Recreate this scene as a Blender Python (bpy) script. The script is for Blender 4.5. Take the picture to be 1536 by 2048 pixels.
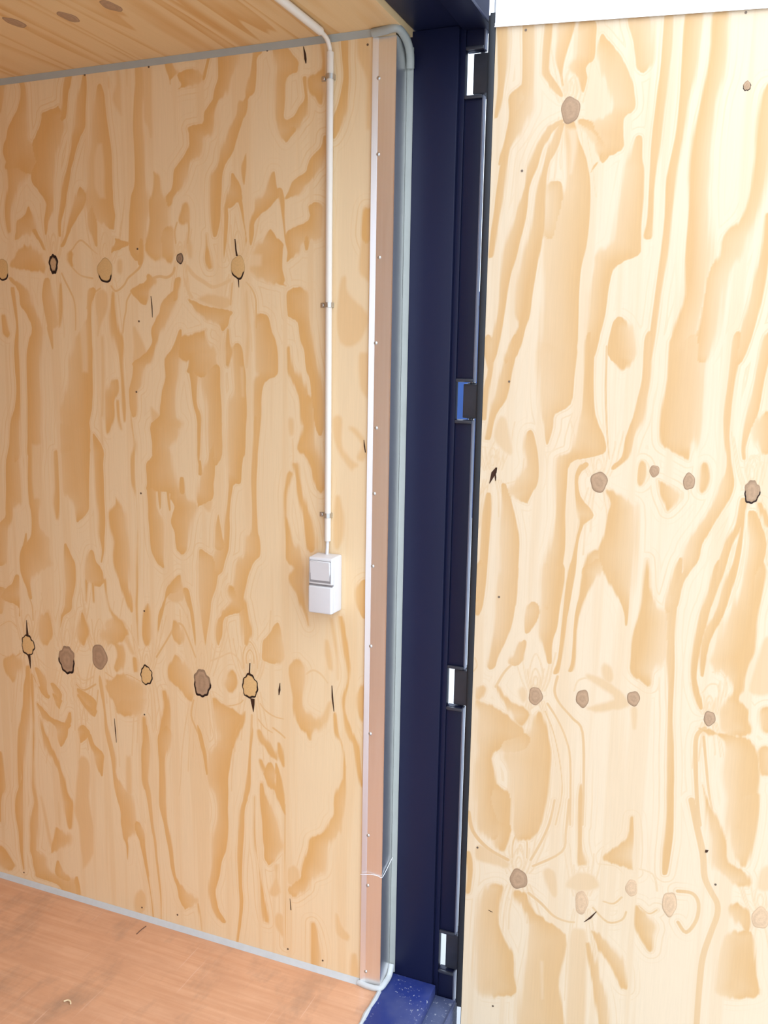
import bpy, bmesh, math, random
import numpy as np
from mathutils import Matrix, Vector
random.seed(7)
for o in list(bpy.data.objects): bpy.data.objects.remove(o)
scene = bpy.context.scene
C = scene.collection

# ---------------------------------------------------------------- camera
cd = bpy.data.cameras.new('camera'); cam = bpy.data.objects.new('camera', cd); C.objects.link(cam)
F_PX, YAW, PITCH, ROLL = 1756.5, 0.38051, 0.168734, 0.0169173
f = Vector((-math.sin(YAW)*math.cos(PITCH), math.cos(YAW)*math.cos(PITCH), -math.sin(PITCH)))
r = Vector((math.cos(YAW), math.sin(YAW), 0)); u = r.cross(f)
rr = r*math.cos(ROLL)+u*math.sin(ROLL); uu = -r*math.sin(ROLL)+u*math.cos(ROLL)
M = Matrix((rr, uu, -f)).transposed().to_4x4(); M.translation = Vector((0.79784, -1.88653, 1.59265))
cam.matrix_world = M
cd.sensor_fit = 'VERTICAL'; cd.sensor_height = 24.0; cd.lens = F_PX/2048*24.0
cd.clip_start = 0.05
scene.camera = cam

# ---------------------------------------------------------------- sky and exposure
w = bpy.data.worlds.new('overcast_sky'); scene.world = w; w.use_nodes = True
wt = w.node_tree; bg = wt.nodes['Background']; SKY = (0.80, 0.93, 1.13); SKY_STRENGTH = 1.0
# overcast sky: luminance (1 + 2 sin elevation) / 3 of the zenith value
_tc = wt.nodes.new('ShaderNodeTexCoord'); _sp = wt.nodes.new('ShaderNodeSeparateXYZ'); wt.links.new(_tc.outputs['Generated'], _sp.inputs[0])
_mr = wt.nodes.new('ShaderNodeMapRange'); wt.links.new(_sp.outputs['Z'], _mr.inputs[0])
for _i, _v in enumerate((0.0, 1.0, 0.62*SKY_STRENGTH, 1.86*SKY_STRENGTH)): _mr.inputs[1+_i].default_value = _v
bg.inputs[0].default_value = (*SKY, 1); wt.links.new(_mr.outputs[0], bg.inputs[1])
scene.view_settings.view_transform = 'Standard'
try: scene.view_settings.look = 'None'
except Exception: pass
scene.view_settings.gamma = 1.0; scene.view_settings.use_curve_mapping = False
scene.view_settings.exposure = 1.62

# ---------------------------------------------------------------- materials
def new_mat(name):
    m = bpy.data.materials.new(name); m.use_nodes = True
    return m, m.node_tree.nodes, m.node_tree.links, m.node_tree.nodes['Principled BSDF']
def setspec(b, v):
    if 'Specular IOR Level' in b.inputs: b.inputs['Specular IOR Level'].default_value = v
def math_node(nt, op, a, b=None, c=None):
    n = nt.nodes.new('ShaderNodeMath'); n.operation = op
    for i, v in enumerate((a, b, c)):
        if v is None: continue
        if isinstance(v, (int, float)): n.inputs[i].default_value = v
        else: nt.links.new(v, n.inputs[i])
    return n.outputs[0]
def maprange(nt, v, a, b, c, d, smooth=False):
    n = nt.nodes.new('ShaderNodeMapRange'); n.interpolation_type = 'SMOOTHSTEP' if smooth else 'LINEAR'
    nt.links.new(v, n.inputs[0])
    for i, x in enumerate((a, b, c, d)): n.inputs[1+i].default_value = x
    return n.outputs[0]
def noise(nt, scale3, detail=2.0, off=(0, 0, 0), coord='Object', rough=0.5):
    tc = nt.nodes.new('ShaderNodeTexCoord'); mp = nt.nodes.new('ShaderNodeMapping')
    mp.inputs['Scale'].default_value = scale3; mp.inputs['Location'].default_value = off
    nt.links.new(tc.outputs[coord], mp.inputs['Vector'])
    n = nt.nodes.new('ShaderNodeTexNoise'); n.inputs['Scale'].default_value = 1.0; n.inputs['Detail'].default_value = detail
    n.inputs['Roughness'].default_value = rough
    nt.links.new(mp.outputs[0], n.inputs['Vector'])
    return n.outputs['Fac']
def attr(nt, name):
    n = nt.nodes.new('ShaderNodeAttribute'); n.attribute_name = name; return n.outputs['Fac']
def mixc(nt, fac, a, b, blend='MIX'):
    n = nt.nodes.new('ShaderNodeMix'); n.data_type = 'RGBA'; n.blend_type = blend
    if isinstance(fac, (int, float)): n.inputs[0].default_value = fac
    else: nt.links.new(fac, n.inputs[0])
    for k, v in ((6, a), (7, b)):
        if isinstance(v, tuple): n.inputs[k].default_value = (*v, 1)
        else: nt.links.new(v, n.inputs[k])
    return n.outputs[2]
def bump(nt, b, h, strength, dist=0.001):
    n = nt.nodes.new('ShaderNodeBump'); n.inputs['Strength'].default_value = strength; n.inputs['Distance'].default_value = dist
    nt.links.new(h, n.inputs['Height']); nt.links.new(n.outputs[0], b.inputs['Normal'])

def finish_wood(m, nt, b, total, light, dark, sx, sz, pinkish=0.5):
    fine = noise(nt, (sx[0]*260, sx[1]*260, sx[2]*260), 3, rough=0.6)
    col = mixc(nt, total, light, dark)
    big = noise(nt, (3.1, 3.1, 2.3), 2, off=(4, 1, 7))
    col = mixc(nt, maprange(nt, big, .35, .7, 0, pinkish), col, mixc(nt, 1.0, col, (1.0, .97, .95), 'MULTIPLY'))
    tone = maprange(nt, fine, 0, 1, .94, 1.06)
    mul = nt.nodes.new('ShaderNodeVectorMath'); mul.operation = 'SCALE'
    nt.links.new(col, mul.inputs[0]); nt.links.new(tone, mul.inputs['Scale'])
    nt.links.new(mul.outputs[0], b.inputs['Base Color'])
    b.inputs['Roughness'].default_value = 0.55; setspec(b, .25)
    bump(nt, b, fine, .08)

LIGHT_W, DARK_W = (0.80, 0.59, 0.345), (0.70, 0.395, 0.14)
def veneer_material(name, light, dark):
    """pine veneer whose late-wood patches come from the 'grain' fields stored on the panel"""
    m, N, L, b = new_mat(name); nt = m.node_tree
    rag = noise(nt, (70, 70, 2.2), 3)
    wob = noise(nt, (9, 9, 7), 2, off=(2, 5, 1))
    jit = math_node(nt, 'ADD', math_node(nt, 'MULTIPLY', math_node(nt, 'SUBTRACT', rag, .5), 8.0), math_node(nt, 'MULTIPLY', math_node(nt, 'SUBTRACT', wob, .5), 4.0))
    g, gw, gm = attr(nt, 'grain'), attr(nt, 'grain_weak'), attr(nt, 'grain_light')
    d = maprange(nt, math_node(nt, 'ADD', g, jit), -1.8, 1.8, 0, 1, True)
    fade = attr(nt, 'grain_fade')
    inner = maprange(nt, fade, .0, 1.0, 1.06, .52)
    d = math_node(nt, 'MULTIPLY', d, inner)
    d2 = maprange(nt, math_node(nt, 'ADD', gw, jit), -6, 6, 0, .56, True)
    lt = maprange(nt, math_node(nt, 'ADD', gm, jit), -6, 6, 1, .42, True)
    jl = math_node(nt, 'MULTIPLY', math_node(nt, 'SUBTRACT', wob, .5), 3.0)
    d4 = maprange(nt, math_node(nt, 'ADD', attr(nt, 'grain_line'), jl), -1.6, 1.6, 0, .78, True)
    d5 = maprange(nt, math_node(nt, 'ADD', attr(nt, 'grain_line_faint'), jl), -2.0, 2.2, 0, .46, True)
    d2 = math_node(nt, 'MAXIMUM', d2, math_node(nt, 'MAXIMUM', d4, d5))
    # growth rings echo the outline of each late-wood patch
    rd = attr(nt, 'grain_distance'); ph = math_node(nt, 'ADD', math_node(nt, 'MULTIPLY', rd, 6.283/12.5), math_node(nt, 'MULTIPLY', wob, 5.0))
    ring = maprange(nt, math_node(nt, 'SINE', math_node(nt, 'ADD', ph, math_node(nt, 'MULTIPLY', rag, 2.0))), .35, .95, 0, 1, True)
    rmask = math_node(nt, 'MULTIPLY', maprange(nt, rd, -33, -22, 0, 1), maprange(nt, noise(nt, (6, 6, 2.5), 2, off=(7, 7, 7)), .42, .62, .05, .34))
    rmask = math_node(nt, 'MULTIPLY', rmask, maprange(nt, rd, 0, 4, 1, .0))
    d2 = math_node(nt, 'MAXIMUM', d2, math_node(nt, 'MULTIPLY', ring, rmask))
    bands = noise(nt, (26, 26, .75), 2.5, off=(3, 0, 0))
    d3 = maprange(nt, bands, .50, .62, 0, .22, True)
    tot = math_node(nt, 'MULTIPLY', math_node(nt, 'MAXIMUM', math_node(nt, 'MAXIMUM', d, d2), d3), lt)
    var = noise(nt, (11, 11, 1.5), 2, off=(9, 3, 5))
    tot = math_node(nt, 'MULTIPLY', tot, maprange(nt, var, .3, .7, .78, 1.12))
    finish_wood(m, nt, b, tot, light, dark, (1, 1, .035), 0)
    return m
def banded_wood(name, light, dark, along, freq=9.0):
    """pine veneer with long straight late-wood bands running along one axis"""
    m, N, L, b = new_mat(name); nt = m.node_tree
    sc = [freq]*3; sc[along] = .55
    n1 = noise(nt, tuple(sc), 1.5)
    saw = math_node(nt, 'FRACT', math_node(nt, 'MULTIPLY', n1, 9.0))
    d = math_node(nt, 'MULTIPLY', maprange(nt, saw, .35, .9, 0, 1, True), maprange(nt, saw, .93, 1.0, 1, 0, True))
    sx = [1, 1, 1]; sx[along] = .035
    var = noise(nt, (5, 5, 5), 2)
    d = math_node(nt, 'MULTIPLY', d, maprange(nt, var, .3, .7, .4, 1.0))
    finish_wood(m, nt, b, d, light, dark, tuple(sx), 0)
    return m
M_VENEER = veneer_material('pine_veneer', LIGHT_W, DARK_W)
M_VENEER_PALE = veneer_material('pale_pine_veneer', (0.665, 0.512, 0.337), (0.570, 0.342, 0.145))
M_CEIL = banded_wood('pine_veneer_ceiling', (0.72, 0.49, 0.245), (0.62, 0.335, 0.115), 1)

def knot_material():
    m, N, L, b = new_mat('pine_knot'); nt = m.node_tree
    a = N.new('ShaderNodeAttribute'); a.attribute_name = 'knot_tint'
    n = noise(nt, (400, 400, 400), 2)
    mul = N.new('ShaderNodeVectorMath'); mul.operation = 'SCALE'
    L.new(a.outputs['Color'], mul.inputs[0]); L.new(maprange(nt, n, 0, 1, .85, 1.15), mul.inputs['Scale'])
    L.new(mul.outputs[0], b.inputs['Base Color']); b.inputs['Roughness'].default_value = .6; setspec(b, .2)
    return m
M_KNOT = knot_material()
def plain(name, col, rough=.5, metal=0.0, spec=.5, var=0.0, vscale=40, bumpy=0.0):
    m, N, L, b = new_mat(name); nt = m.node_tree
    b.inputs['Base Color'].default_value = (*col, 1); b.inputs['Roughness'].default_value = rough
    b.inputs['Metallic'].default_value = metal; setspec(b, spec)
    n = noise(nt, (vscale,)*3, 3)
    if var:
        c2 = tuple(min(1, c*(1+var)) for c in col); c1 = tuple(c*(1-var) for c in col)
        L.new(mixc(nt, n, c1, c2), b.inputs['Base Color'])
    if bumpy: bump(nt, b, n, bumpy)
    return m
M_CRACK = plain('dark_resin_crack', (.05, .022, .012), .7, spec=.1)
M_NAIL = plain('nail_head', (.16, .11, .075), .45, .6)
M_WHITE = plain('white_plastic', (.655, .62, .59), .35, var=.02)
M_CREAM = plain('cream_pvc', (.73, .645, .535), .35, var=.02)
M_SHADOWGAP = plain('grey_gap', (.25, .23, .22), .6)
M_STEEL = plain('zinc_steel', (.55, .53, .48), .35, .9, var=.1)
M_RUBBER = plain('black_rubber', (.012, .012, .014), .5, spec=.4, var=.2)
M_SEAL = plain('grey_sealant', (.34, .34, .295), .5, var=.08, vscale=25, bumpy=.3)
M_SEALW = plain('pale_sealant', (.52, .52, .49), .5, var=.08, vscale=60, bumpy=.4)
M_EDGE = plain('skylit_edge_paint', (.20, .21, .27), .35, .2, var=.08)  # paler than the navy: sky light on the flange edge put into the colour
M_HINGE = plain('hinge_steel', (.036, .038, .050), .42, spec=.5, var=.3)
def alu():
    m, N, L, b = new_mat('brushed_aluminium'); nt = m.node_tree
    n = noise(nt, (300, 300, 4), 3)
    L.new(mixc(nt, n, (.86, .84, .82), (.94, .93, .92)), b.inputs['Base Color'])
    b.inputs['Metallic'].default_value = 1.0
    L.new(maprange(nt, n, 0, 1, .30, .42), b.inputs['Roughness'])
    return m
M_ALU = alu()
def navy(name, col, scuff=0.0):
    m, N, L, b = new_mat(name); nt = m.node_tree
    n = noise(nt, (6, 6, 3), 3)
    c = mixc(nt, n, tuple(x*.85 for x in col), tuple(x*1.15 for x in col))
    if scuff:
        s1 = noise(nt, (130, 130, 130), 4, rough=.7); s2 = noise(nt, (14, 14, 14), 2, off=(3, 3, 3))
        sp = math_node(nt, 'MULTIPLY', maprange(nt, s1, .60, .66, 0, 1, True), maprange(nt, s2, .42, .6, 0, 1))
        c = mixc(nt, math_node(nt, 'MULTIPLY', sp, scuff), c, (.70, .69, .66))
        dust = noise(nt, (9, 9, 9), 3, off=(1, 8, 2))
        c = mixc(nt, maprange(nt, dust, .42, .8, 0, .35), c, (.22, .23, .28))
    L.new(c, b.inputs['Base Color'])
    b.inputs['Roughness'].default_value = .45; setspec(b, .28)
    orange = noise(nt, (90, 90, 90), 2); bump(nt, b, orange, .04)
    return m
M_NAVY = navy('navy_paint', (.007, .009, .033))
M_SILL = navy('scuffed_blue_paint', (.022, .036, .17), .8)
M_LEDGE = navy('dusty_blue_paint', (.06, .075, .16), .9)
M_BLUE = navy('blue_container_paint', (.020, .055, .175))
def floor_mat():
    m, N, L, b = new_mat('worn_plywood_floor'); nt = m.node_tree
    st = noise(nt, (3, 70, 3), 4, rough=.6); bl = noise(nt, (5, 9, 5), 4, off=(2, 4, 0), rough=.6); dirt = noise(nt, (7, 3.5, 5), 5, off=(6, 1, 0), rough=.65)
    c = mixc(nt, maprange(nt, st, .3, .7, 0, 1), (.60, .30, .155), (.70, .39, .225))
    c = mixc(nt, maprange(nt, bl, .4, .75, 0, .8), c, (.53, .265, .14))
    c = mixc(nt, maprange(nt, dirt, .52, .74, 0, .6), c, (.26, .17, .11))
    scr = noise(nt, (160, 4, 10), 3, off=(0, 3, 0))
    c = mixc(nt, maprange(nt, scr, .66, .72, 0, .35), c, (.75, .52, .40))
    L.new(c, b.inputs['Base Color'])
    L.new(maprange(nt, bl, .2, .8, .26, .42), b.inputs['Roughness']); setspec(b, .5)
    bump(nt, b, st, .06)
    return m
M_FLOOR = floor_mat()
M_GROUND = plain('pale_concrete', (.38, .38, .37), .8, var=.12, vscale=2.2, bumpy=.1)
M_CLAD = plain('pale_grey_cladding', (.22, .215, .21), .6, var=.05, vscale=3)
M_CORE = plain('softwood_core', (.55, .38, .20), .7, var=.1)
M_CHIP = plain('pale_splinter', (.78, .62, .36), .6)
M_CHIPD = plain('dark_splinter', (.12, .055, .03), .7)
M_THREAD = plain('white_strand', (.85, .85, .85), .5)

# ---------------------------------------------------------------- builders
BASE = {}
def link(o, parent):
    C.objects.link(o)
    if parent is not None: o.parent = parent
def base_matrix(o):
    return BASE.get(o.name, Matrix.Identity(4))
def finish(name, bm, mat, parent=None, smooth=False, at=None, rz=0.0):
    """bmesh is given in world space; the object's origin goes to `at`"""
    me = bpy.data.meshes.new(name)
    bmesh.ops.recalc_face_normals(bm, faces=bm.faces[:]); bm.to_mesh(me); bm.free()
    return finish_mesh(name, me, mat, parent, smooth, at, rz)
def finish_mesh(name, me, mat, parent=None, smooth=False, at=None, rz=0.0):
    o = bpy.data.objects.new(name, me)
    P = base_matrix(parent) if parent is not None else Matrix.Identity(4)
    W = (Matrix.Translation(Vector(at)) @ Matrix.Rotation(rz, 4, 'Z')) if at is not None else P.copy()
    me.transform(W.inverted())
    link(o, parent)
    o.matrix_local = P.inverted() @ W
    BASE[o.name] = W
    me.materials.append(mat)
    if smooth:
        me.shade_smooth()
        try: me.set_sharp_from_angle(angle=math.radians(38))
        except Exception: pass
    return o
def thing(name, label=None, cat=None, at=(0, 0, 0), rz=0.0, kind=None, group=None):
    o = bpy.data.objects.new(name, None); o.empty_display_size = .05; C.objects.link(o)
    W = Matrix.Translation(Vector(at)) @ Matrix.Rotation(rz, 4, 'Z'); o.matrix_world = W; BASE[o.name] = W
    tag(o, label, cat, kind, group); return o
def tag(o, label=None, cat=None, kind=None, group=None):
    if label: o['label'] = label
    if cat: o['category'] = cat
    if kind: o['kind'] = kind
    if group: o['group'] = group
    return o
def box(bm, x0, x1, y0, y1, z0, z1, bev=0.0, Mx=None):
    g = bmesh.ops.create_cube(bm, size=1.0)
    S = Matrix.Translation(((x0+x1)/2, (y0+y1)/2, (z0+z1)/2)) @ Matrix.Diagonal((x1-x0, y1-y0, z1-z0, 1))
    bmesh.ops.transform(bm, matrix=S, verts=g['verts'])
    vs = g['verts']
    if bev > 0:
        es = list({e for v in vs for e in v.link_edges})
        rbev = bmesh.ops.bevel(bm, geom=es, offset=bev, segments=2, affect='EDGES', profile=.6)
        vs = list({v for fc in rbev['faces'] for v in fc.verts} | {v for v in vs if v.is_valid})
    if Mx is not None:
        vs = [v for v in vs if v.is_valid]; bmesh.ops.transform(bm, matrix=Mx, verts=vs)
    return vs
def prism(bm, prof, axis, a0, a1):
    """closed 2-D profile swept straight along an axis (0 x, 1 y, 2 z)"""
    def P(p, t):
        q = [0, 0, 0]; k = [i for i in range(3) if i != axis]; q[k[0]], q[k[1]], q[axis] = p[0], p[1], t; return q
    A = [bm.verts.new(P(p, a0)) for p in prof]; B = [bm.verts.new(P(p, a1)) for p in prof]
    n = len(prof); bm.faces.new(A[::-1]); bm.faces.new(B)
    for i in range(n): bm.faces.new((A[i], A[(i+1) % n], B[(i+1) % n], B[i]))
def tube(bm, path, rad, seg=14, flat=None):
    path = [Vector(p) for p in path]; rings = []
    rads = rad if isinstance(rad, (list, tuple)) else [rad]*len(path)
    ref = None
    for i, p in enumerate(path):
        t = (path[min(i+1, len(path)-1)]-path[max(i-1, 0)]).normalized()
        if ref is None: ref = Vector((1, 0, 0)) if abs(t.x) < .8 else Vector((0, 1, 0))
        a = (ref-t*ref.dot(t)).normalized(); b = t.cross(a); ref = a
        rings.append([bm.verts.new(p+(a*math.cos(2*math.pi*k/seg)+b*math.sin(2*math.pi*k/seg))*rads[i]) for k in range(seg)])
    for A, B in zip(rings, rings[1:]):
        for k in range(seg): bm.faces.new((A[k], A[(k+1) % seg], B[(k+1) % seg], B[k]))
    bm.faces.new(rings[0][::-1]); bm.faces.new(rings[-1])
def smooth_path(pts, n=6):
    P = [Vector(p) for p in pts]; out = []
    for i in range(len(P)-1):
        p0, p1, p2, p3 = P[max(i-1, 0)], P[i], P[i+1], P[min(i+2, len(P)-1)]
        for k in range(n):
            t = k/n; out.append(.5*((2*p1)+(p2-p0)*t+(2*p0-5*p1+4*p2-p3)*t*t+(3*p1-p0-3*p2+p3)*t**3))
    out.append(P[-1]); return out
def dome(bm, cx, cy, cz, rad, h, nrm='-y', seg=12):
    """low pan-head, standing on a plane facing -y"""
    rows = [(1.0, 0.0), (.95, .45), (.7, .85), (.35, 1.0)]
    R = [[bm.verts.new((cx+rad*k*math.cos(2*math.pi*j/seg), cy-h*e, cz+rad*k*math.sin(2*math.pi*j/seg))) for j in range(seg)] for k, e in rows]
    for A, B in zip(R, R[1:]):
        for j in range(seg): bm.faces.new((A[j], A[(j+1) % seg], B[(j+1) % seg], B[j]))
    bm.faces.new(R[-1]); bm.faces.new(R[0][::-1])

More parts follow.
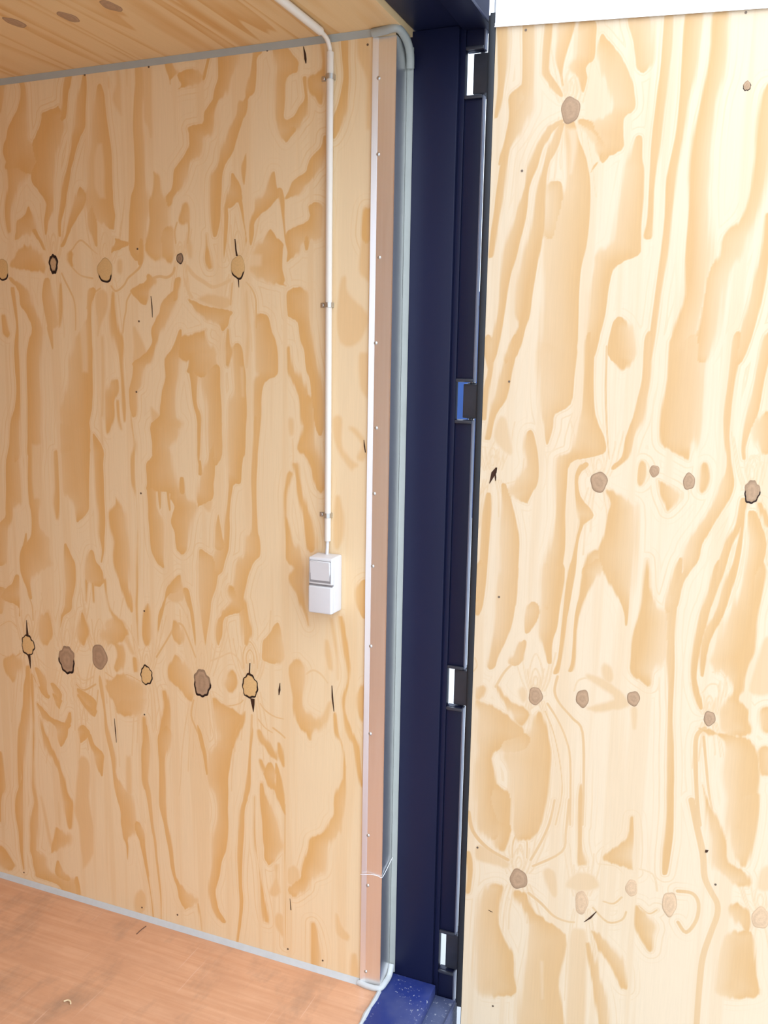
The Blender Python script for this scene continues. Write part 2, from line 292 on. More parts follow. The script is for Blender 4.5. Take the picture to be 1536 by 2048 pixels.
# ---------------------------------------------------------------- veneer figure (millimetres on the panel: across, height)
GRAIN_WALL=[
('c',0,[-1057,2306,-1074,2296,-1077,2256,-1079,2222,-1073,2215,-1048,2305,-1034,2292,-1044,2253,-1058,2220,-1068,2214]),
('c',0,[-986,2296,-992,2291,-987,2271,-994,2237,-1018,2203,-1036,2180,-1044,2157,-1052,2142,-1057,2121,-1048,2098,-1050,2079,-985,2064,-983,2296,-974,2289,-969,2270,-968,2234,-970,2199,-969,2175,-969,2151,-953,2135,-926,2112,-905,2089,-893,2069,-950,2062]),
('c',0,[-869,2221,-878,2217,-917,2209,-921,2195,-932,2172,-946,2154,-957,2138,-958,2114,-960,2090,-964,2066,-963,2042,-942,2016,-920,1991,-922,1967,-930,1942,-929,1910,-927,1909,-866,2220,-866,2216,-854,2203,-848,2189,-844,2165,-857,2147,-864,2131,-875,2109,-880,2085,-884,2061,-889,2038,-890,2014,-892,1990,-896,1965,-914,1942,-924,1910,-926,1909]),
('c',0,[-828,2301,-839,2295,-850,2270,-854,2248,-856,2225,-860,2204,-867,2191,-861,2183,-824,2300,-818,2293,-825,2268,-833,2246,-837,2223,-841,2202,-845,2189,-857,2182]),
('s',0,[-1008,2107,-1045,2098,-1047,2071,-1046,2034,-1056,1998,-1062,1960,-1054,1922,-1050,1919,-990,2106,-959,2093,-971,2067,-1013,2032,-1029,1996,-1041,1960,-1044,1922,-1048,1919]),
('c',0,[-981,1981,-983,1979,-994,1962,-1022,1946,-1027,1921,-1031,1909,-1032,1898,-979,1981,-977,1979,-968,1961,-963,1944,-958,1919,-998,1908,-1025,1898]),
('c',0,[-968,1925,-971,1919,-953,1894,-938,1871,-932,1868,-964,1925,-954,1919,-939,1893,-928,1871,-930,1867]),
('c',0,[-780,2292,-785,2289,-795,2265,-806,2232,-814,2198,-820,2163,-826,2140,-834,2106,-846,2071,-858,2048,-868,2012,-878,1977,-885,1941,-884,1904,-881,1901,-778,2292,-776,2288,-775,2263,-778,2229,-782,2195,-785,2161,-802,2139,-819,2105,-833,2070,-839,2047,-849,2011,-857,1976,-872,1940,-876,1904,-879,1901]),
('c',0,[-736,2260,-741,2257,-748,2238,-756,2216,-761,2182,-766,2148,-769,2120,-776,2090,-780,2055,-783,2020,-796,2009,-800,1985,-792,1961,-786,1948,-771,1936,-711,1912,-706,1910,-734,2260,-729,2256,-721,2236,-719,2213,-716,2178,-712,2144,-708,2116,-705,2085,-705,2051,-705,2016,-704,2004,-704,1980,-702,1957,-701,1945,-703,1933,-705,1912,-705,1910]),
('m',0,[-747,2121,-758,2089,-760,2054,-761,2019,-747,1990,-735,2120,-731,2087,-729,2052,-731,2017,-729,1989]),
('c',0,[-809,2021,-811,2019,-821,1998,-832,1975,-843,1951,-854,1927,-861,1903,-879,1879,-876,1875,-808,2021,-805,2019,-784,1996,-798,1973,-818,1950,-838,1926,-852,1903,-866,1879,-874,1875]),
('c',0,[-771,2006,-784,1996,-789,1961,-788,1925,-776,1900,-768,1876,-764,1872,-764,2006,-753,1995,-758,1959,-757,1923,-758,1899,-759,1875,-762,1872]),
('w',0,[-709,2274,-710,2273,-710,2251,-708,2249,-708,2274,-706,2273,-705,2250,-707,2249]),
('w',0,[-682,2292,-686,2289,-685,2255,-698,2222,-676,2184,-673,2182,-679,2292,-674,2288,-670,2254,-671,2220,-670,2184,-672,2182]),
('w',0,[-653,2297,-657,2295,-655,2250,-653,2248,-651,2297,-648,2294,-650,2249,-652,2248]),
('c',0,[-710,1894,-706,1890,-703,1883,-713,1874,-717,1860,-718,1855,-708,1894,-697,1890,-667,1882,-665,1872,-704,1859,-716,1855]),
('l',2.8,[-857,1856,-841,1868,-824,1885,-811,1890,-796,1881,-775,1864,-760,1854]),
('s',0,[-1005,1888,-1006,1882,-1028,1867,-1032,1857,-1046,1843,-1044,1827,-954,1813,-925,1805,-1001,1888,-986,1881,-938,1865,-935,1855,-930,1840,-927,1825,-935,1812,-921,1805]),
('c',0,[-620,2301,-627,2295,-628,2251,-634,2207,-639,2162,-638,2116,-637,2059,-640,2013,-651,1990,-656,1956,-659,1921,-661,1862,-645,1835,-615,2300,-608,2293,-604,2248,-605,2204,-607,2159,-604,2114,-605,2057,-604,2011,-599,1988,-597,1953,-610,1919,-615,1861,-635,1835]),
('w',0,[-596,2290,-606,2282,-605,2215,-607,2171,-596,2147,-591,2124,-587,2121,-590,2289,-580,2279,-581,2213,-581,2168,-580,2146,-582,2124,-586,2121]),
('s',0,[-584,2047,-585,2044,-583,2033,-587,1999,-596,1978,-597,1953,-595,1930,-601,1907,-611,1861,-588,1834,-582,2047,-576,2044,-560,2031,-555,1997,-530,1975,-539,1950,-540,1927,-543,1904,-545,1859,-573,1833]),
('c',0,[-539,2303,-543,2297,-539,2280,-535,2266,-530,2252,-529,2241,-528,2240,-536,2302,-526,2296,-513,2277,-502,2263,-525,2252,-526,2241,-528,2240]),
('c',0,[-477,2270,-505,2263,-503,2250,-497,2238,-500,2230,-509,2227,-461,2269,-431,2256,-432,2243,-437,2233,-489,2229,-506,2227]),
('c',0,[-417,2296,-421,2293,-427,2273,-433,2254,-437,2244,-435,2240,-414,2296,-412,2292,-420,2272,-425,2253,-429,2243,-433,2240]),
('c',0,[-369,2304,-391,2296,-393,2261,-394,2239,-404,2219,-408,2200,-410,2194,-433,2170,-439,2146,-478,2142,-478,2125,-478,2116,-479,2094,-496,2073,-502,2066,-522,2045,-526,2018,-532,1998,-547,1985,-547,1967,-542,1960,-357,2303,-337,2291,-343,2256,-357,2236,-364,2215,-378,2197,-392,2192,-401,2167,-404,2143,-406,2137,-413,2120,-432,2113,-435,2091,-444,2069,-466,2064,-477,2042,-489,2016,-504,1997,-521,1984,-530,1966,-538,1960]),
('c',0,[-283,2298,-297,2291,-300,2276,-305,2252,-316,2221,-319,2203,-321,2190,-340,2181,-345,2160,-367,2129,-383,2098,-392,2077,-398,2049,-417,2023,-419,1990,-420,1956,-419,1922,-414,1888,-410,1884,-278,2297,-274,2288,-289,2275,-290,2250,-293,2219,-298,2201,-313,2189,-314,2179,-318,2158,-335,2127,-346,2095,-354,2074,-376,2047,-386,2021,-389,1988,-392,1955,-394,1921,-403,1888,-408,1884]),
('c',0,[-321,2071,-323,2070,-334,2040,-329,2000,-327,1998,-320,2071,-319,2070,-319,2039,-323,2000,-325,1998]),
('c',0,[-355,2020,-358,2017,-363,2002,-374,1981,-377,1965,-380,1954,-381,1932,-383,1898,-385,1854,-385,1828,-353,2020,-350,2017,-339,2001,-332,1979,-334,1963,-369,1954,-370,1931,-373,1898,-379,1854,-384,1828]),
('c',0,[-341,1971,-345,1966,-335,1941,-328,1907,-324,1864,-319,1838,-338,1971,-332,1965,-328,1941,-324,1907,-320,1864,-319,1838]),
('s',0,[-493,1969,-499,1964,-505,1949,-514,1926,-503,1915,-490,1969,-485,1964,-480,1948,-480,1925,-496,1915]),
('l',5.9,[-483,1927,-482,1902,-487,1872]),
('l',5.2,[-516,1922,-523,1901,-521,1873]),
('c',0,[-243,2305,-250,2297,-245,2267,-240,2250,-240,2238,-242,2227,-243,2184,-244,2163,-243,2141,-240,2131,-235,2115,-225,2098,-218,2089,-215,2086,-236,2304,-217,2293,-185,2261,-183,2244,-187,2232,-212,2225,-215,2181,-217,2160,-218,2139,-197,2127,-187,2112,-203,2096,-211,2088,-214,2086]),
('c',0,[-168,2225,-173,2221,-170,2198,-168,2177,-183,2157,-195,2142,-218,2129,-223,2115,-212,2104,-165,2225,-160,2220,-160,2197,-158,2176,-158,2155,-160,2139,-175,2126,-185,2112,-204,2103]),
('s',0,[-126,2291,-129,2287,-126,2235,-158,2221,-160,2205,-153,2188,-138,2174,-131,2163,-126,2159,-123,2291,-119,2286,-114,2233,-114,2217,-117,2201,-116,2185,-119,2173,-121,2163,-124,2159]),
('c',0,[-117,2095,-121,2092,-126,2070,-150,2050,-160,2030,-165,2019,-195,2002,-203,1990,-208,1977,-218,1964,-221,1961,-115,2095,-112,2092,-112,2069,-113,2048,-118,2027,-133,2017,-147,1999,-165,1987,-172,1975,-208,1964,-219,1961]),
('c',0,[-234,1988,-238,1983,-231,1959,-226,1926,-221,1883,-216,1858,-231,1988,-223,1982,-218,1958,-218,1925,-215,1883,-215,1858]),
('c',0,[-248,2025,-251,2023,-262,1993,-277,1972,-298,1964,-299,1944,-309,1918,-314,1886,-311,1861,-246,2025,-243,2022,-238,1992,-233,1970,-241,1961,-262,1943,-296,1918,-300,1886,-308,1861]),
('c',0,[-358,2029,-361,2025,-364,1998,-373,1977,-376,1959,-371,1949,-356,2028,-351,2024,-335,1997,-333,1975,-349,1958,-365,1949]),
('c',0,[-339,1968,-341,1966,-333,1930,-325,1887,-318,1861,-338,1968,-335,1966,-328,1930,-320,1887,-317,1861]),
('c',0,[-72,2300,-79,2294,-74,2249,-71,2209,-80,2169,-87,2149,-94,2129,-95,2109,-96,2090,-94,2086,-68,2300,-60,2292,-60,2248,-57,2208,-61,2167,-63,2147,-70,2127,-77,2107,-87,2090,-92,2086]),
('w',0,[-29,2298,-39,2290,-36,2246,-15,2203,-14,2143,-13,2103,-11,2100,-23,2297,-11,2286,-6,2242,-3,2202,-5,2142,-6,2102,-9,2099]),
('c',0,[-141,1952,-157,1943,-157,1913,-208,1893,-218,1872,-216,1861,-211,1843,-213,1823,-213,1821,-131,1952,-115,1941,-115,1911,-117,1890,-122,1868,-172,1859,-182,1842,-208,1823,-211,1821]),
('c',0,[-162,1888,-170,1881,-165,1848,-162,1845,-157,1888,-150,1880,-157,1848,-160,1845]),
('s',0,[-8,1934,-16,1927,-21,1876,-12,1852,-4,1934,3,1926,4,1875,-6,1851]),
('c',0,[-1061,1803,-1060,1797,-1028,1766,-1024,1730,-1005,1706,-990,1668,-1003,1629,-1012,1590,-1014,1537,-1016,1484,-1020,1431,-1023,1377,-1027,1324,-1011,1294,-1057,1803,-1043,1797,-994,1765,-983,1729,-968,1706,-947,1668,-952,1629,-962,1590,-968,1538,-968,1486,-971,1432,-978,1379,-982,1326,-1001,1295]),
('c',0,[-1050,1776,-1055,1771,-1048,1720,-1043,1668,-1055,1615,-1056,1563,-1054,1510,-1063,1456,-1080,1415,-1086,1374,-1090,1320,-1077,1290,-1047,1776,-1041,1771,-1036,1720,-1035,1668,-1038,1616,-1038,1563,-1040,1510,-1044,1457,-1047,1416,-1051,1375,-1052,1322,-1069,1291]),
('c',0,[-931,1799,-939,1792,-948,1757,-946,1732,-939,1693,-936,1673,-937,1668,-932,1642,-922,1614,-920,1613,-927,1799,-919,1792,-915,1757,-903,1731,-896,1693,-890,1673,-914,1668,-917,1642,-918,1614,-920,1613]),
('s',0,[-885,1783,-887,1781,-894,1719,-897,1673,-895,1671,-883,1783,-881,1781,-881,1719,-890,1673,-893,1671]),
('s',0,[-1089,1705,-1094,1699,-1093,1668,-1091,1652,-1078,1643,-1085,1705,-1077,1699,-1069,1668,-1063,1652,-1072,1643]),
('c',0,[-783,1771,-796,1763,-802,1730,-805,1693,-843,1655,-850,1630,-855,1605,-866,1579,-868,1540,-880,1501,-895,1475,-907,1448,-905,1409,-911,1369,-913,1330,-874,1302,-777,1771,-770,1762,-785,1730,-788,1693,-788,1656,-788,1630,-787,1605,-789,1580,-791,1542,-792,1504,-795,1478,-798,1452,-810,1413,-812,1373,-811,1336,-851,1303]),
('m',0,[-828,1743,-831,1693,-825,1618,-825,1554,-803,1743,-805,1693,-803,1618,-806,1554]),
('l',5.6,[-879,1809,-868,1788,-856,1768,-843,1743,-839,1718,-839,1693,-841,1663]),
('l',5.2,[-755,1769,-777,1757,-793,1743,-801,1718]),
('l',4.7,[-858,1845,-843,1823,-816,1802,-778,1794]),
('s',0,[-849,1864,-857,1857,-858,1840,-849,1828,-842,1823,-845,1864,-838,1857,-842,1840,-837,1827,-839,1823]),
('s',0,[-714,1762,-718,1759,-726,1717,-728,1668,-723,1643,-715,1619,-704,1581,-700,1519,-699,1468,-694,1433,-692,1431,-712,1762,-709,1759,-707,1717,-700,1668,-692,1644,-690,1619,-694,1581,-691,1519,-687,1469,-690,1433,-691,1431]),
('w',0,[-756,1766,-771,1755,-773,1718,-768,1681,-773,1648,-771,1646,-747,1766,-733,1754,-735,1718,-756,1681,-766,1648,-769,1646]),
('s',0,[-715,1539,-728,1531,-751,1505,-752,1479,-751,1441,-749,1402,-747,1400,-711,1539,-706,1531,-707,1506,-724,1480,-725,1442,-743,1402,-746,1400]),
('s',0,[-714,1484,-717,1480,-716,1442,-708,1409,-706,1408,-712,1484,-708,1481,-706,1442,-703,1409,-705,1408]),
('w',0,[-757,1647,-760,1643,-762,1543,-770,1440,-766,1437,-755,1647,-751,1643,-752,1543,-760,1440,-764,1437]),
('l',5.9,[-622,1834,-631,1818,-650,1804,-668,1792,-681,1775,-706,1761,-721,1774]),
('c',0,[-629,1892,-638,1884,-635,1861,-636,1842,-634,1827,-629,1823,-624,1892,-615,1884,-616,1860,-617,1841,-622,1827,-627,1823]),
('w',0,[-692,1840,-700,1834,-701,1810,-695,1804,-688,1840,-682,1833,-684,1809,-691,1803]),
('c',0,[-607,1802,-611,1796,-614,1784,-660,1765,-652,1748,-634,1734,-622,1725,-603,1802,-593,1795,-579,1783,-600,1765,-604,1748,-610,1734,-616,1725]),
('l',7.5,[-599,1788,-573,1795,-550,1792,-532,1801,-526,1815]),
('l',5.2,[-660,1756,-673,1737,-677,1712,-684,1688,-689,1656]),
('c',0,[-529,1761,-545,1752,-569,1728,-576,1705,-597,1673,-601,1656,-599,1632,-621,1607,-661,1582,-661,1570,-665,1545,-673,1519,-676,1507,-675,1469,-669,1444,-664,1439,-523,1761,-519,1752,-525,1728,-540,1704,-565,1673,-577,1656,-587,1632,-594,1608,-603,1583,-622,1570,-629,1545,-633,1520,-652,1507,-653,1470,-657,1444,-662,1440]),
('w',0,[-654,1673,-658,1668,-657,1619,-661,1582,-640,1571,-652,1673,-646,1668,-620,1619,-609,1583,-628,1571]),
('c',0,[-518,1793,-527,1787,-533,1759,-539,1740,-533,1733,-515,1793,-509,1787,-516,1759,-519,1740,-529,1732]),
('s',0,[-554,1915,-575,1905,-576,1871,-565,1847,-551,1832,-541,1825,-543,1915,-523,1904,-524,1869,-525,1846,-531,1832,-537,1825]),
('v',9.4,[-489,1817,-469,1795,-441,1779,-417,1767,-389,1773,-369,1782]),
('s',0,[-432,1891,-432,1865,-437,1836,-430,1813,-424,1809,-431,1891,-429,1865,-421,1836,-418,1813,-422,1809]),
('w',0,[-488,1893,-494,1867,-485,1840,-480,1836,-483,1893,-473,1866,-474,1840,-478,1835]),
('v',7.1,[-498,1787,-490,1763,-476,1742]),
('c',0,[-492,1740,-488,1735,-477,1723,-465,1711,-446,1697,-438,1687,-404,1676,-396,1666,-391,1661,-488,1740,-473,1735,-443,1723,-365,1710,-368,1697,-371,1687,-374,1676,-382,1666,-388,1661]),
('w',0,[-430,1750,-459,1739,-431,1725,-397,1714,-409,1749,-365,1738,-365,1724,-382,1714]),
('l',5.6,[-367,1724,-364,1752,-361,1775]),
('s',0,[-440,1665,-450,1661,-519,1644,-519,1632,-522,1620,-520,1596,-473,1586,-438,1665,-441,1661,-439,1645,-433,1633,-411,1621,-406,1598,-448,1586]),
('c',0,[-514,1665,-518,1661,-537,1620,-561,1591,-560,1547,-573,1510,-580,1472,-584,1442,-612,1421,-610,1396,-607,1376,-608,1347,-604,1318,-512,1665,-510,1661,-512,1621,-516,1592,-521,1548,-528,1511,-532,1474,-527,1444,-522,1425,-522,1400,-541,1379,-572,1349,-596,1319]),
('c',0,[-473,1620,-508,1609,-491,1597,-492,1573,-492,1558,-454,1548,-450,1620,-405,1610,-406,1598,-400,1574,-398,1560,-434,1548]),
('c',0,[-481,1584,-492,1573,-487,1536,-482,1488,-471,1451,-469,1415,-471,1354,-468,1326,-475,1584,-463,1573,-464,1537,-468,1488,-457,1452,-458,1415,-461,1355,-466,1326]),
('c',0,[-428,1585,-449,1573,-450,1525,-439,1477,-440,1428,-438,1356,-421,1329,-417,1585,-398,1574,-398,1526,-396,1478,-397,1430,-397,1358,-412,1329]),
('w',0,[-609,1470,-610,1466,-608,1441,-603,1421,-587,1410,-607,1470,-601,1466,-575,1442,-569,1423,-579,1411]),
('s',0,[-376,1667,-379,1664,-385,1633,-386,1610,-384,1579,-381,1576,-374,1667,-371,1664,-369,1634,-361,1610,-375,1579,-379,1576]),
('c',0,[-353,1633,-363,1622,-364,1587,-362,1551,-359,1518,-374,1491,-377,1455,-378,1419,-380,1359,-363,1332,-347,1633,-336,1622,-331,1587,-326,1552,-326,1519,-324,1493,-324,1457,-327,1421,-331,1362,-352,1333]),
('m',0,[-341,1575,-337,1504,-334,1575,-333,1504]),
('l',4.7,[-323,1777,-307,1760,-297,1737,-296,1703,-296,1669]),
('w',0,[-323,1757,-326,1754,-327,1715,-324,1669,-328,1622,-328,1575,-325,1572,-321,1757,-318,1754,-316,1715,-314,1669,-314,1622,-320,1576,-323,1572]),
('c',0,[-283,1704,-296,1694,-298,1658,-297,1624,-294,1576,-288,1557,-299,1541,-302,1505,-305,1458,-305,1410,-308,1363,-305,1336,-276,1704,-261,1693,-252,1659,-239,1625,-237,1577,-242,1558,-272,1541,-283,1506,-283,1459,-289,1411,-295,1364,-302,1336]),
('c',0,[-258,1896,-262,1891,-270,1878,-289,1865,-302,1852,-313,1830,-316,1808,-308,1796,-279,1780,-237,1772,-219,1766,-255,1896,-249,1890,-239,1877,-221,1863,-222,1850,-224,1828,-224,1805,-221,1794,-218,1779,-221,1772,-215,1766]),
('m',0,[-315,1841,-316,1814,-278,1840,-279,1813]),
('c',0,[-190,1762,-211,1752,-213,1727,-211,1704,-208,1695,-185,1682,-177,1648,-167,1614,-162,1580,-151,1546,-146,1512,-139,1444,-128,1418,-178,1761,-157,1751,-154,1726,-152,1704,-152,1695,-149,1682,-144,1648,-139,1614,-131,1580,-123,1547,-118,1512,-114,1445,-122,1418]),
('s',0,[-211,1627,-215,1623,-214,1591,-211,1565,-193,1533,-177,1499,-171,1443,-155,1417,-208,1627,-203,1623,-198,1591,-188,1566,-167,1534,-151,1500,-141,1444,-149,1417]),
('w',0,[-67,1785,-72,1780,-77,1759,-79,1737,-84,1704,-83,1671,-73,1637,-56,1627,-64,1785,-60,1780,-59,1758,-44,1736,-7,1703,-7,1671,-26,1638,-46,1627]),
('w',0,[-9,1940,-17,1917,-22,1865,-28,1801,-13,1779,-6,1773,-5,1940,1,1916,2,1864,3,1800,1,1779,-3,1773]),
('w',0,[-15,1615,-26,1605,-22,1538,-10,1516,-3,1511,-10,1615,1,1605,2,1538,3,1516,-1,1511]),
('c',0,[-1065,1438,-1083,1407,-1092,1348,-1104,1306,-1110,1264,-1112,1222,-1115,1180,-1116,1166,-1121,1137,-1156,1112,-1159,1077,-1162,1034,-1164,1004,-1151,993,-1057,1439,-1047,1409,-1053,1350,-1057,1309,-1055,1268,-1054,1226,-1057,1184,-1087,1168,-1092,1140,-1105,1116,-1114,1081,-1121,1038,-1127,1008,-1143,994]),
('c',0,[-1004,1441,-1021,1410,-1024,1338,-1028,1283,-1031,1228,-1029,1187,-1023,1159,-1024,1117,-1032,1089,-1066,1057,-1077,1028,-1077,999,-1075,979,-1065,957,-1056,938,-1047,910,-1042,907,-995,1441,-978,1412,-974,1340,-984,1286,-986,1231,-987,1190,-995,1161,-994,1120,-961,1095,-961,1067,-961,1039,-961,1011,-1017,985,-1036,960,-1038,940,-1036,912,-1040,907]),
('c',0,[-1047,1102,-1050,1098,-1062,1057,-1055,1050,-1045,1102,-1042,1099,-1041,1059,-1050,1051]),
('m',0,[-1007,1352,-1014,1257,-1010,1202,-976,1354,-989,1258,-989,1203]),
('c',0,[-868,1446,-908,1414,-912,1344,-910,1290,-908,1236,-896,1216,-880,1206,-868,1185,-867,1172,-866,1150,-864,1145,-846,1446,-808,1419,-810,1349,-814,1296,-818,1243,-819,1221,-820,1210,-821,1189,-828,1175,-853,1151,-861,1145]),
('s',0,[-930,1341,-937,1334,-938,1289,-936,1234,-940,1193,-935,1152,-933,1151,-926,1341,-920,1335,-919,1290,-920,1236,-924,1194,-930,1153,-932,1151]),
('c',0,[-796,1391,-798,1389,-797,1350,-795,1310,-794,1271,-793,1218,-789,1178,-789,1143,-788,1111,-783,1076,-788,1043,-786,1040,-795,1391,-791,1389,-764,1351,-766,1312,-766,1273,-767,1220,-766,1180,-767,1145,-772,1112,-774,1077,-782,1043,-785,1040]),
('w',0,[-771,1444,-772,1415,-770,1364,-768,1362,-769,1444,-766,1415,-764,1364,-766,1362]),
('s',0,[-673,1448,-672,1419,-666,1369,-676,1330,-678,1278,-668,1227,-665,1148,-669,1068,-672,987,-676,932,-673,852,-672,821,-672,1448,-666,1419,-659,1370,-661,1331,-661,1279,-658,1228,-658,1149,-661,1069,-664,988,-669,933,-670,852,-671,821]),
('s',0,[-733,1230,-734,1227,-735,1209,-753,1181,-751,1141,-743,1101,-745,1047,-734,1007,-719,976,-708,942,-696,916,-691,913,-731,1230,-728,1228,-716,1210,-698,1185,-696,1145,-688,1106,-687,1053,-692,1012,-696,979,-685,945,-686,917,-689,913]),
('c',0,[-909,1083,-912,1080,-916,1044,-918,1015,-917,959,-920,917,-928,887,-936,866,-944,815,-951,782,-908,1084,-904,1081,-885,1047,-876,1020,-879,964,-892,920,-897,891,-926,868,-943,815,-951,782]),
('c',0,[-820,1073,-827,1066,-835,1038,-843,1012,-844,990,-835,980,-809,970,-817,1073,-810,1068,-802,1041,-783,1018,-780,997,-778,986,-796,971]),
('s',0,[-841,988,-844,984,-847,925,-846,924,-839,988,-836,985,-842,926,-844,924]),
('s',0,[-820,991,-824,986,-820,929,-818,926,-818,991,-814,988,-814,929,-816,927]),
('s',0,[-778,995,-781,991,-773,948,-768,907,-756,881,-802,834,-771,807,-776,995,-772,992,-768,949,-755,909,-726,885,-704,848,-749,810]),
('c',0,[-1088,976,-1097,968,-1113,943,-1148,919,-1168,896,-1092,882,-1089,853,-1087,852,-1084,976,-1079,970,-1079,947,-1082,926,-1083,906,-1085,883,-1085,853,-1086,852]),
('c',0,[-1154,931,-1171,916,-1175,857,-1165,847,-1146,932,-1133,921,-1145,861,-1158,848]),
('l',4.7,[-1055,955,-1050,921,-1038,888,-1037,845]),
('s',0,[-981,881,-985,877,-1015,853,-1023,805,-1001,775,-979,881,-978,878,-972,859,-965,812,-988,777]),
('s',0,[-860,890,-863,887,-871,857,-879,824,-865,794,-859,890,-856,888,-844,861,-840,829,-856,795]),
('l',3.5,[-1171,807,-1140,826,-1121,831,-1100,819]),
('c',0,[-563,1457,-610,1427,-607,1390,-604,1377,-605,1347,-628,1320,-627,1294,-626,1269,-627,1251,-560,1250,-557,1235,-542,1215,-549,1197,-556,1171,-544,1146,-542,1120,-537,1099,-525,1089,-542,1458,-511,1431,-537,1393,-556,1380,-548,1350,-545,1325,-540,1300,-535,1275,-529,1257,-511,1254,-500,1239,-474,1221,-483,1202,-492,1176,-496,1150,-500,1124,-506,1102,-518,1089]),
('c',0,[-616,1272,-627,1261,-626,1230,-625,1204,-626,1178,-624,1152,-622,1112,-617,1086,-605,1061,-587,1047,-582,1045,-609,1273,-599,1263,-600,1232,-598,1206,-580,1182,-575,1156,-576,1117,-577,1090,-580,1064,-579,1048,-581,1045]),
('c',0,[-591,1268,-596,1263,-591,1207,-589,1204,-588,1268,-583,1264,-585,1207,-588,1205]),
('c',0,[-565,1279,-568,1275,-566,1234,-561,1204,-558,1202,-563,1279,-559,1276,-557,1235,-555,1204,-557,1202]),
('c',0,[-463,1460,-469,1433,-470,1374,-467,1371,-460,1460,-457,1433,-461,1375,-465,1371]),
('c',0,[-421,1462,-439,1434,-437,1381,-439,1344,-460,1305,-469,1279,-473,1241,-471,1226,-470,1220,-411,1462,-396,1436,-404,1382,-416,1345,-419,1307,-423,1282,-426,1245,-456,1227,-467,1221]),
('c',0,[-465,1340,-468,1337,-469,1304,-464,1300,-463,1341,-459,1337,-457,1305,-462,1300]),
('c',0,[-521,1293,-525,1288,-526,1253,-520,1247,-518,1293,-513,1289,-511,1254,-517,1247]),
('w',0,[-460,1254,-473,1241,-447,1213,-440,1208,-451,1254,-429,1244,-433,1214,-436,1208]),
('c',0,[-356,1464,-377,1436,-381,1371,-380,1322,-380,1288,-380,1278,-388,1210,-393,1172,-399,1128,-423,1108,-435,1083,-445,1051,-431,1041,-346,1465,-329,1438,-333,1374,-340,1325,-344,1290,-365,1279,-376,1211,-376,1173,-379,1130,-382,1112,-391,1088,-401,1056,-421,1042]),
('c',0,[-411,1205,-413,1203,-420,1169,-422,1144,-424,1118,-410,1107,-410,1205,-408,1203,-403,1171,-399,1146,-391,1121,-402,1108]),
('c',0,[-468,1109,-470,1101,-472,1087,-477,1061,-476,1035,-477,1004,-476,969,-471,944,-461,880,-457,850,-463,1109,-450,1103,-429,1092,-415,1067,-415,1042,-422,1010,-434,974,-438,948,-450,882,-455,851]),
('c',0,[-301,1466,-306,1439,-309,1351,-313,1302,-312,1253,-313,1203,-316,1166,-330,1154,-332,1127,-337,1101,-362,1086,-369,1059,-375,1020,-378,981,-402,952,-405,939,-417,924,-423,885,-419,856,-298,1466,-294,1440,-295,1352,-298,1303,-298,1254,-296,1205,-294,1168,-291,1158,-288,1131,-291,1105,-308,1091,-320,1065,-332,1025,-338,986,-335,960,-382,942,-400,926,-405,888,-415,856]),
('s',0,[-340,968,-347,959,-344,896,-333,868,-335,969,-327,961,-320,899,-327,869]),
('c',0,[-533,1035,-538,1031,-567,1004,-577,984,-580,970,-590,942,-604,914,-610,860,-614,829,-531,1035,-529,1032,-527,1008,-521,991,-571,972,-581,944,-591,915,-605,861,-613,829]),
('c',0,[-518,1002,-524,993,-516,965,-504,940,-499,914,-493,876,-488,846,-513,1002,-503,995,-497,967,-493,941,-490,915,-486,877,-486,847]),
('w',0,[-549,1023,-567,1009,-574,966,-553,956,-540,1024,-524,1014,-519,972,-540,957]),
('v',4.2,[-602,874,-591,921,-574,952,-549,961,-531,952,-514,925,-499,887]),
('s',0,[-553,905,-557,898,-564,866,-540,839,-550,905,-542,900,-517,873,-530,840]),
('s',0,[-637,946,-641,942,-651,908,-658,854,-645,824,-635,946,-631,943,-626,911,-624,858,-638,825]),
('w',0,[-204,1458,-209,1452,-209,1434,-206,1417,-202,1413,-201,1458,-195,1453,-193,1434,-195,1418,-200,1413]),
('s',0,[-162,1514,-173,1488,-169,1442,-177,1407,-185,1383,-161,1365,-148,1337,-143,1314,-135,1291,-124,1282,-156,1514,-141,1489,-138,1444,-135,1409,-130,1386,-125,1367,-117,1339,-111,1316,-111,1292,-119,1282]),
('s',0,[-206,1326,-214,1319,-220,1290,-223,1261,-221,1212,-219,1210,-203,1326,-198,1320,-209,1291,-214,1261,-216,1212,-218,1210]),
('s',0,[-194,1350,-198,1344,-190,1311,-185,1275,-177,1240,-169,1204,-163,1168,-158,1139,-148,1130,-191,1350,-185,1345,-180,1312,-169,1277,-156,1241,-142,1206,-134,1171,-134,1142,-142,1131]),
('v',3.3,[-198,1406,-196,1370,-197,1339]),
('s',0,[-218,1214,-220,1212,-217,1151,-217,1134,-217,1109,-209,1097,-198,1086,-209,1065,-204,1041,-188,1017,-166,971,-155,944,-217,1215,-215,1213,-198,1153,-177,1138,-163,1114,-161,1102,-158,1090,-158,1071,-160,1045,-160,1021,-157,973,-153,945]),
('w',0,[-82,1468,-92,1457,-89,1416,-78,1388,-65,1366,-53,1353,-45,1344,-42,1340,-76,1468,-66,1458,-68,1416,-63,1389,-45,1367,-25,1354,-35,1344,-39,1340]),
('w',0,[-45,1443,-46,1436,-16,1403,-28,1372,-20,1363,-41,1443,-28,1437,-3,1404,-3,1374,-14,1363]),
('w',0,[-78,1276,-83,1271,-87,1223,-87,1175,-84,1151,-80,1146,-75,1277,-70,1272,-59,1225,-61,1177,-71,1152,-77,1146]),
('c',0,[-7,1077,-16,1069,-26,1049,-26,1025,-20,1001,-5,981,-2,980,-3,1078,2,1071,2,1053,2,1029,1,1004,0,982,-1,980]),
('v',3.8,[-1171,817,-1125,832,-1097,809]),
('l',4.2,[-1177,727,-1126,719,-1091,739]),
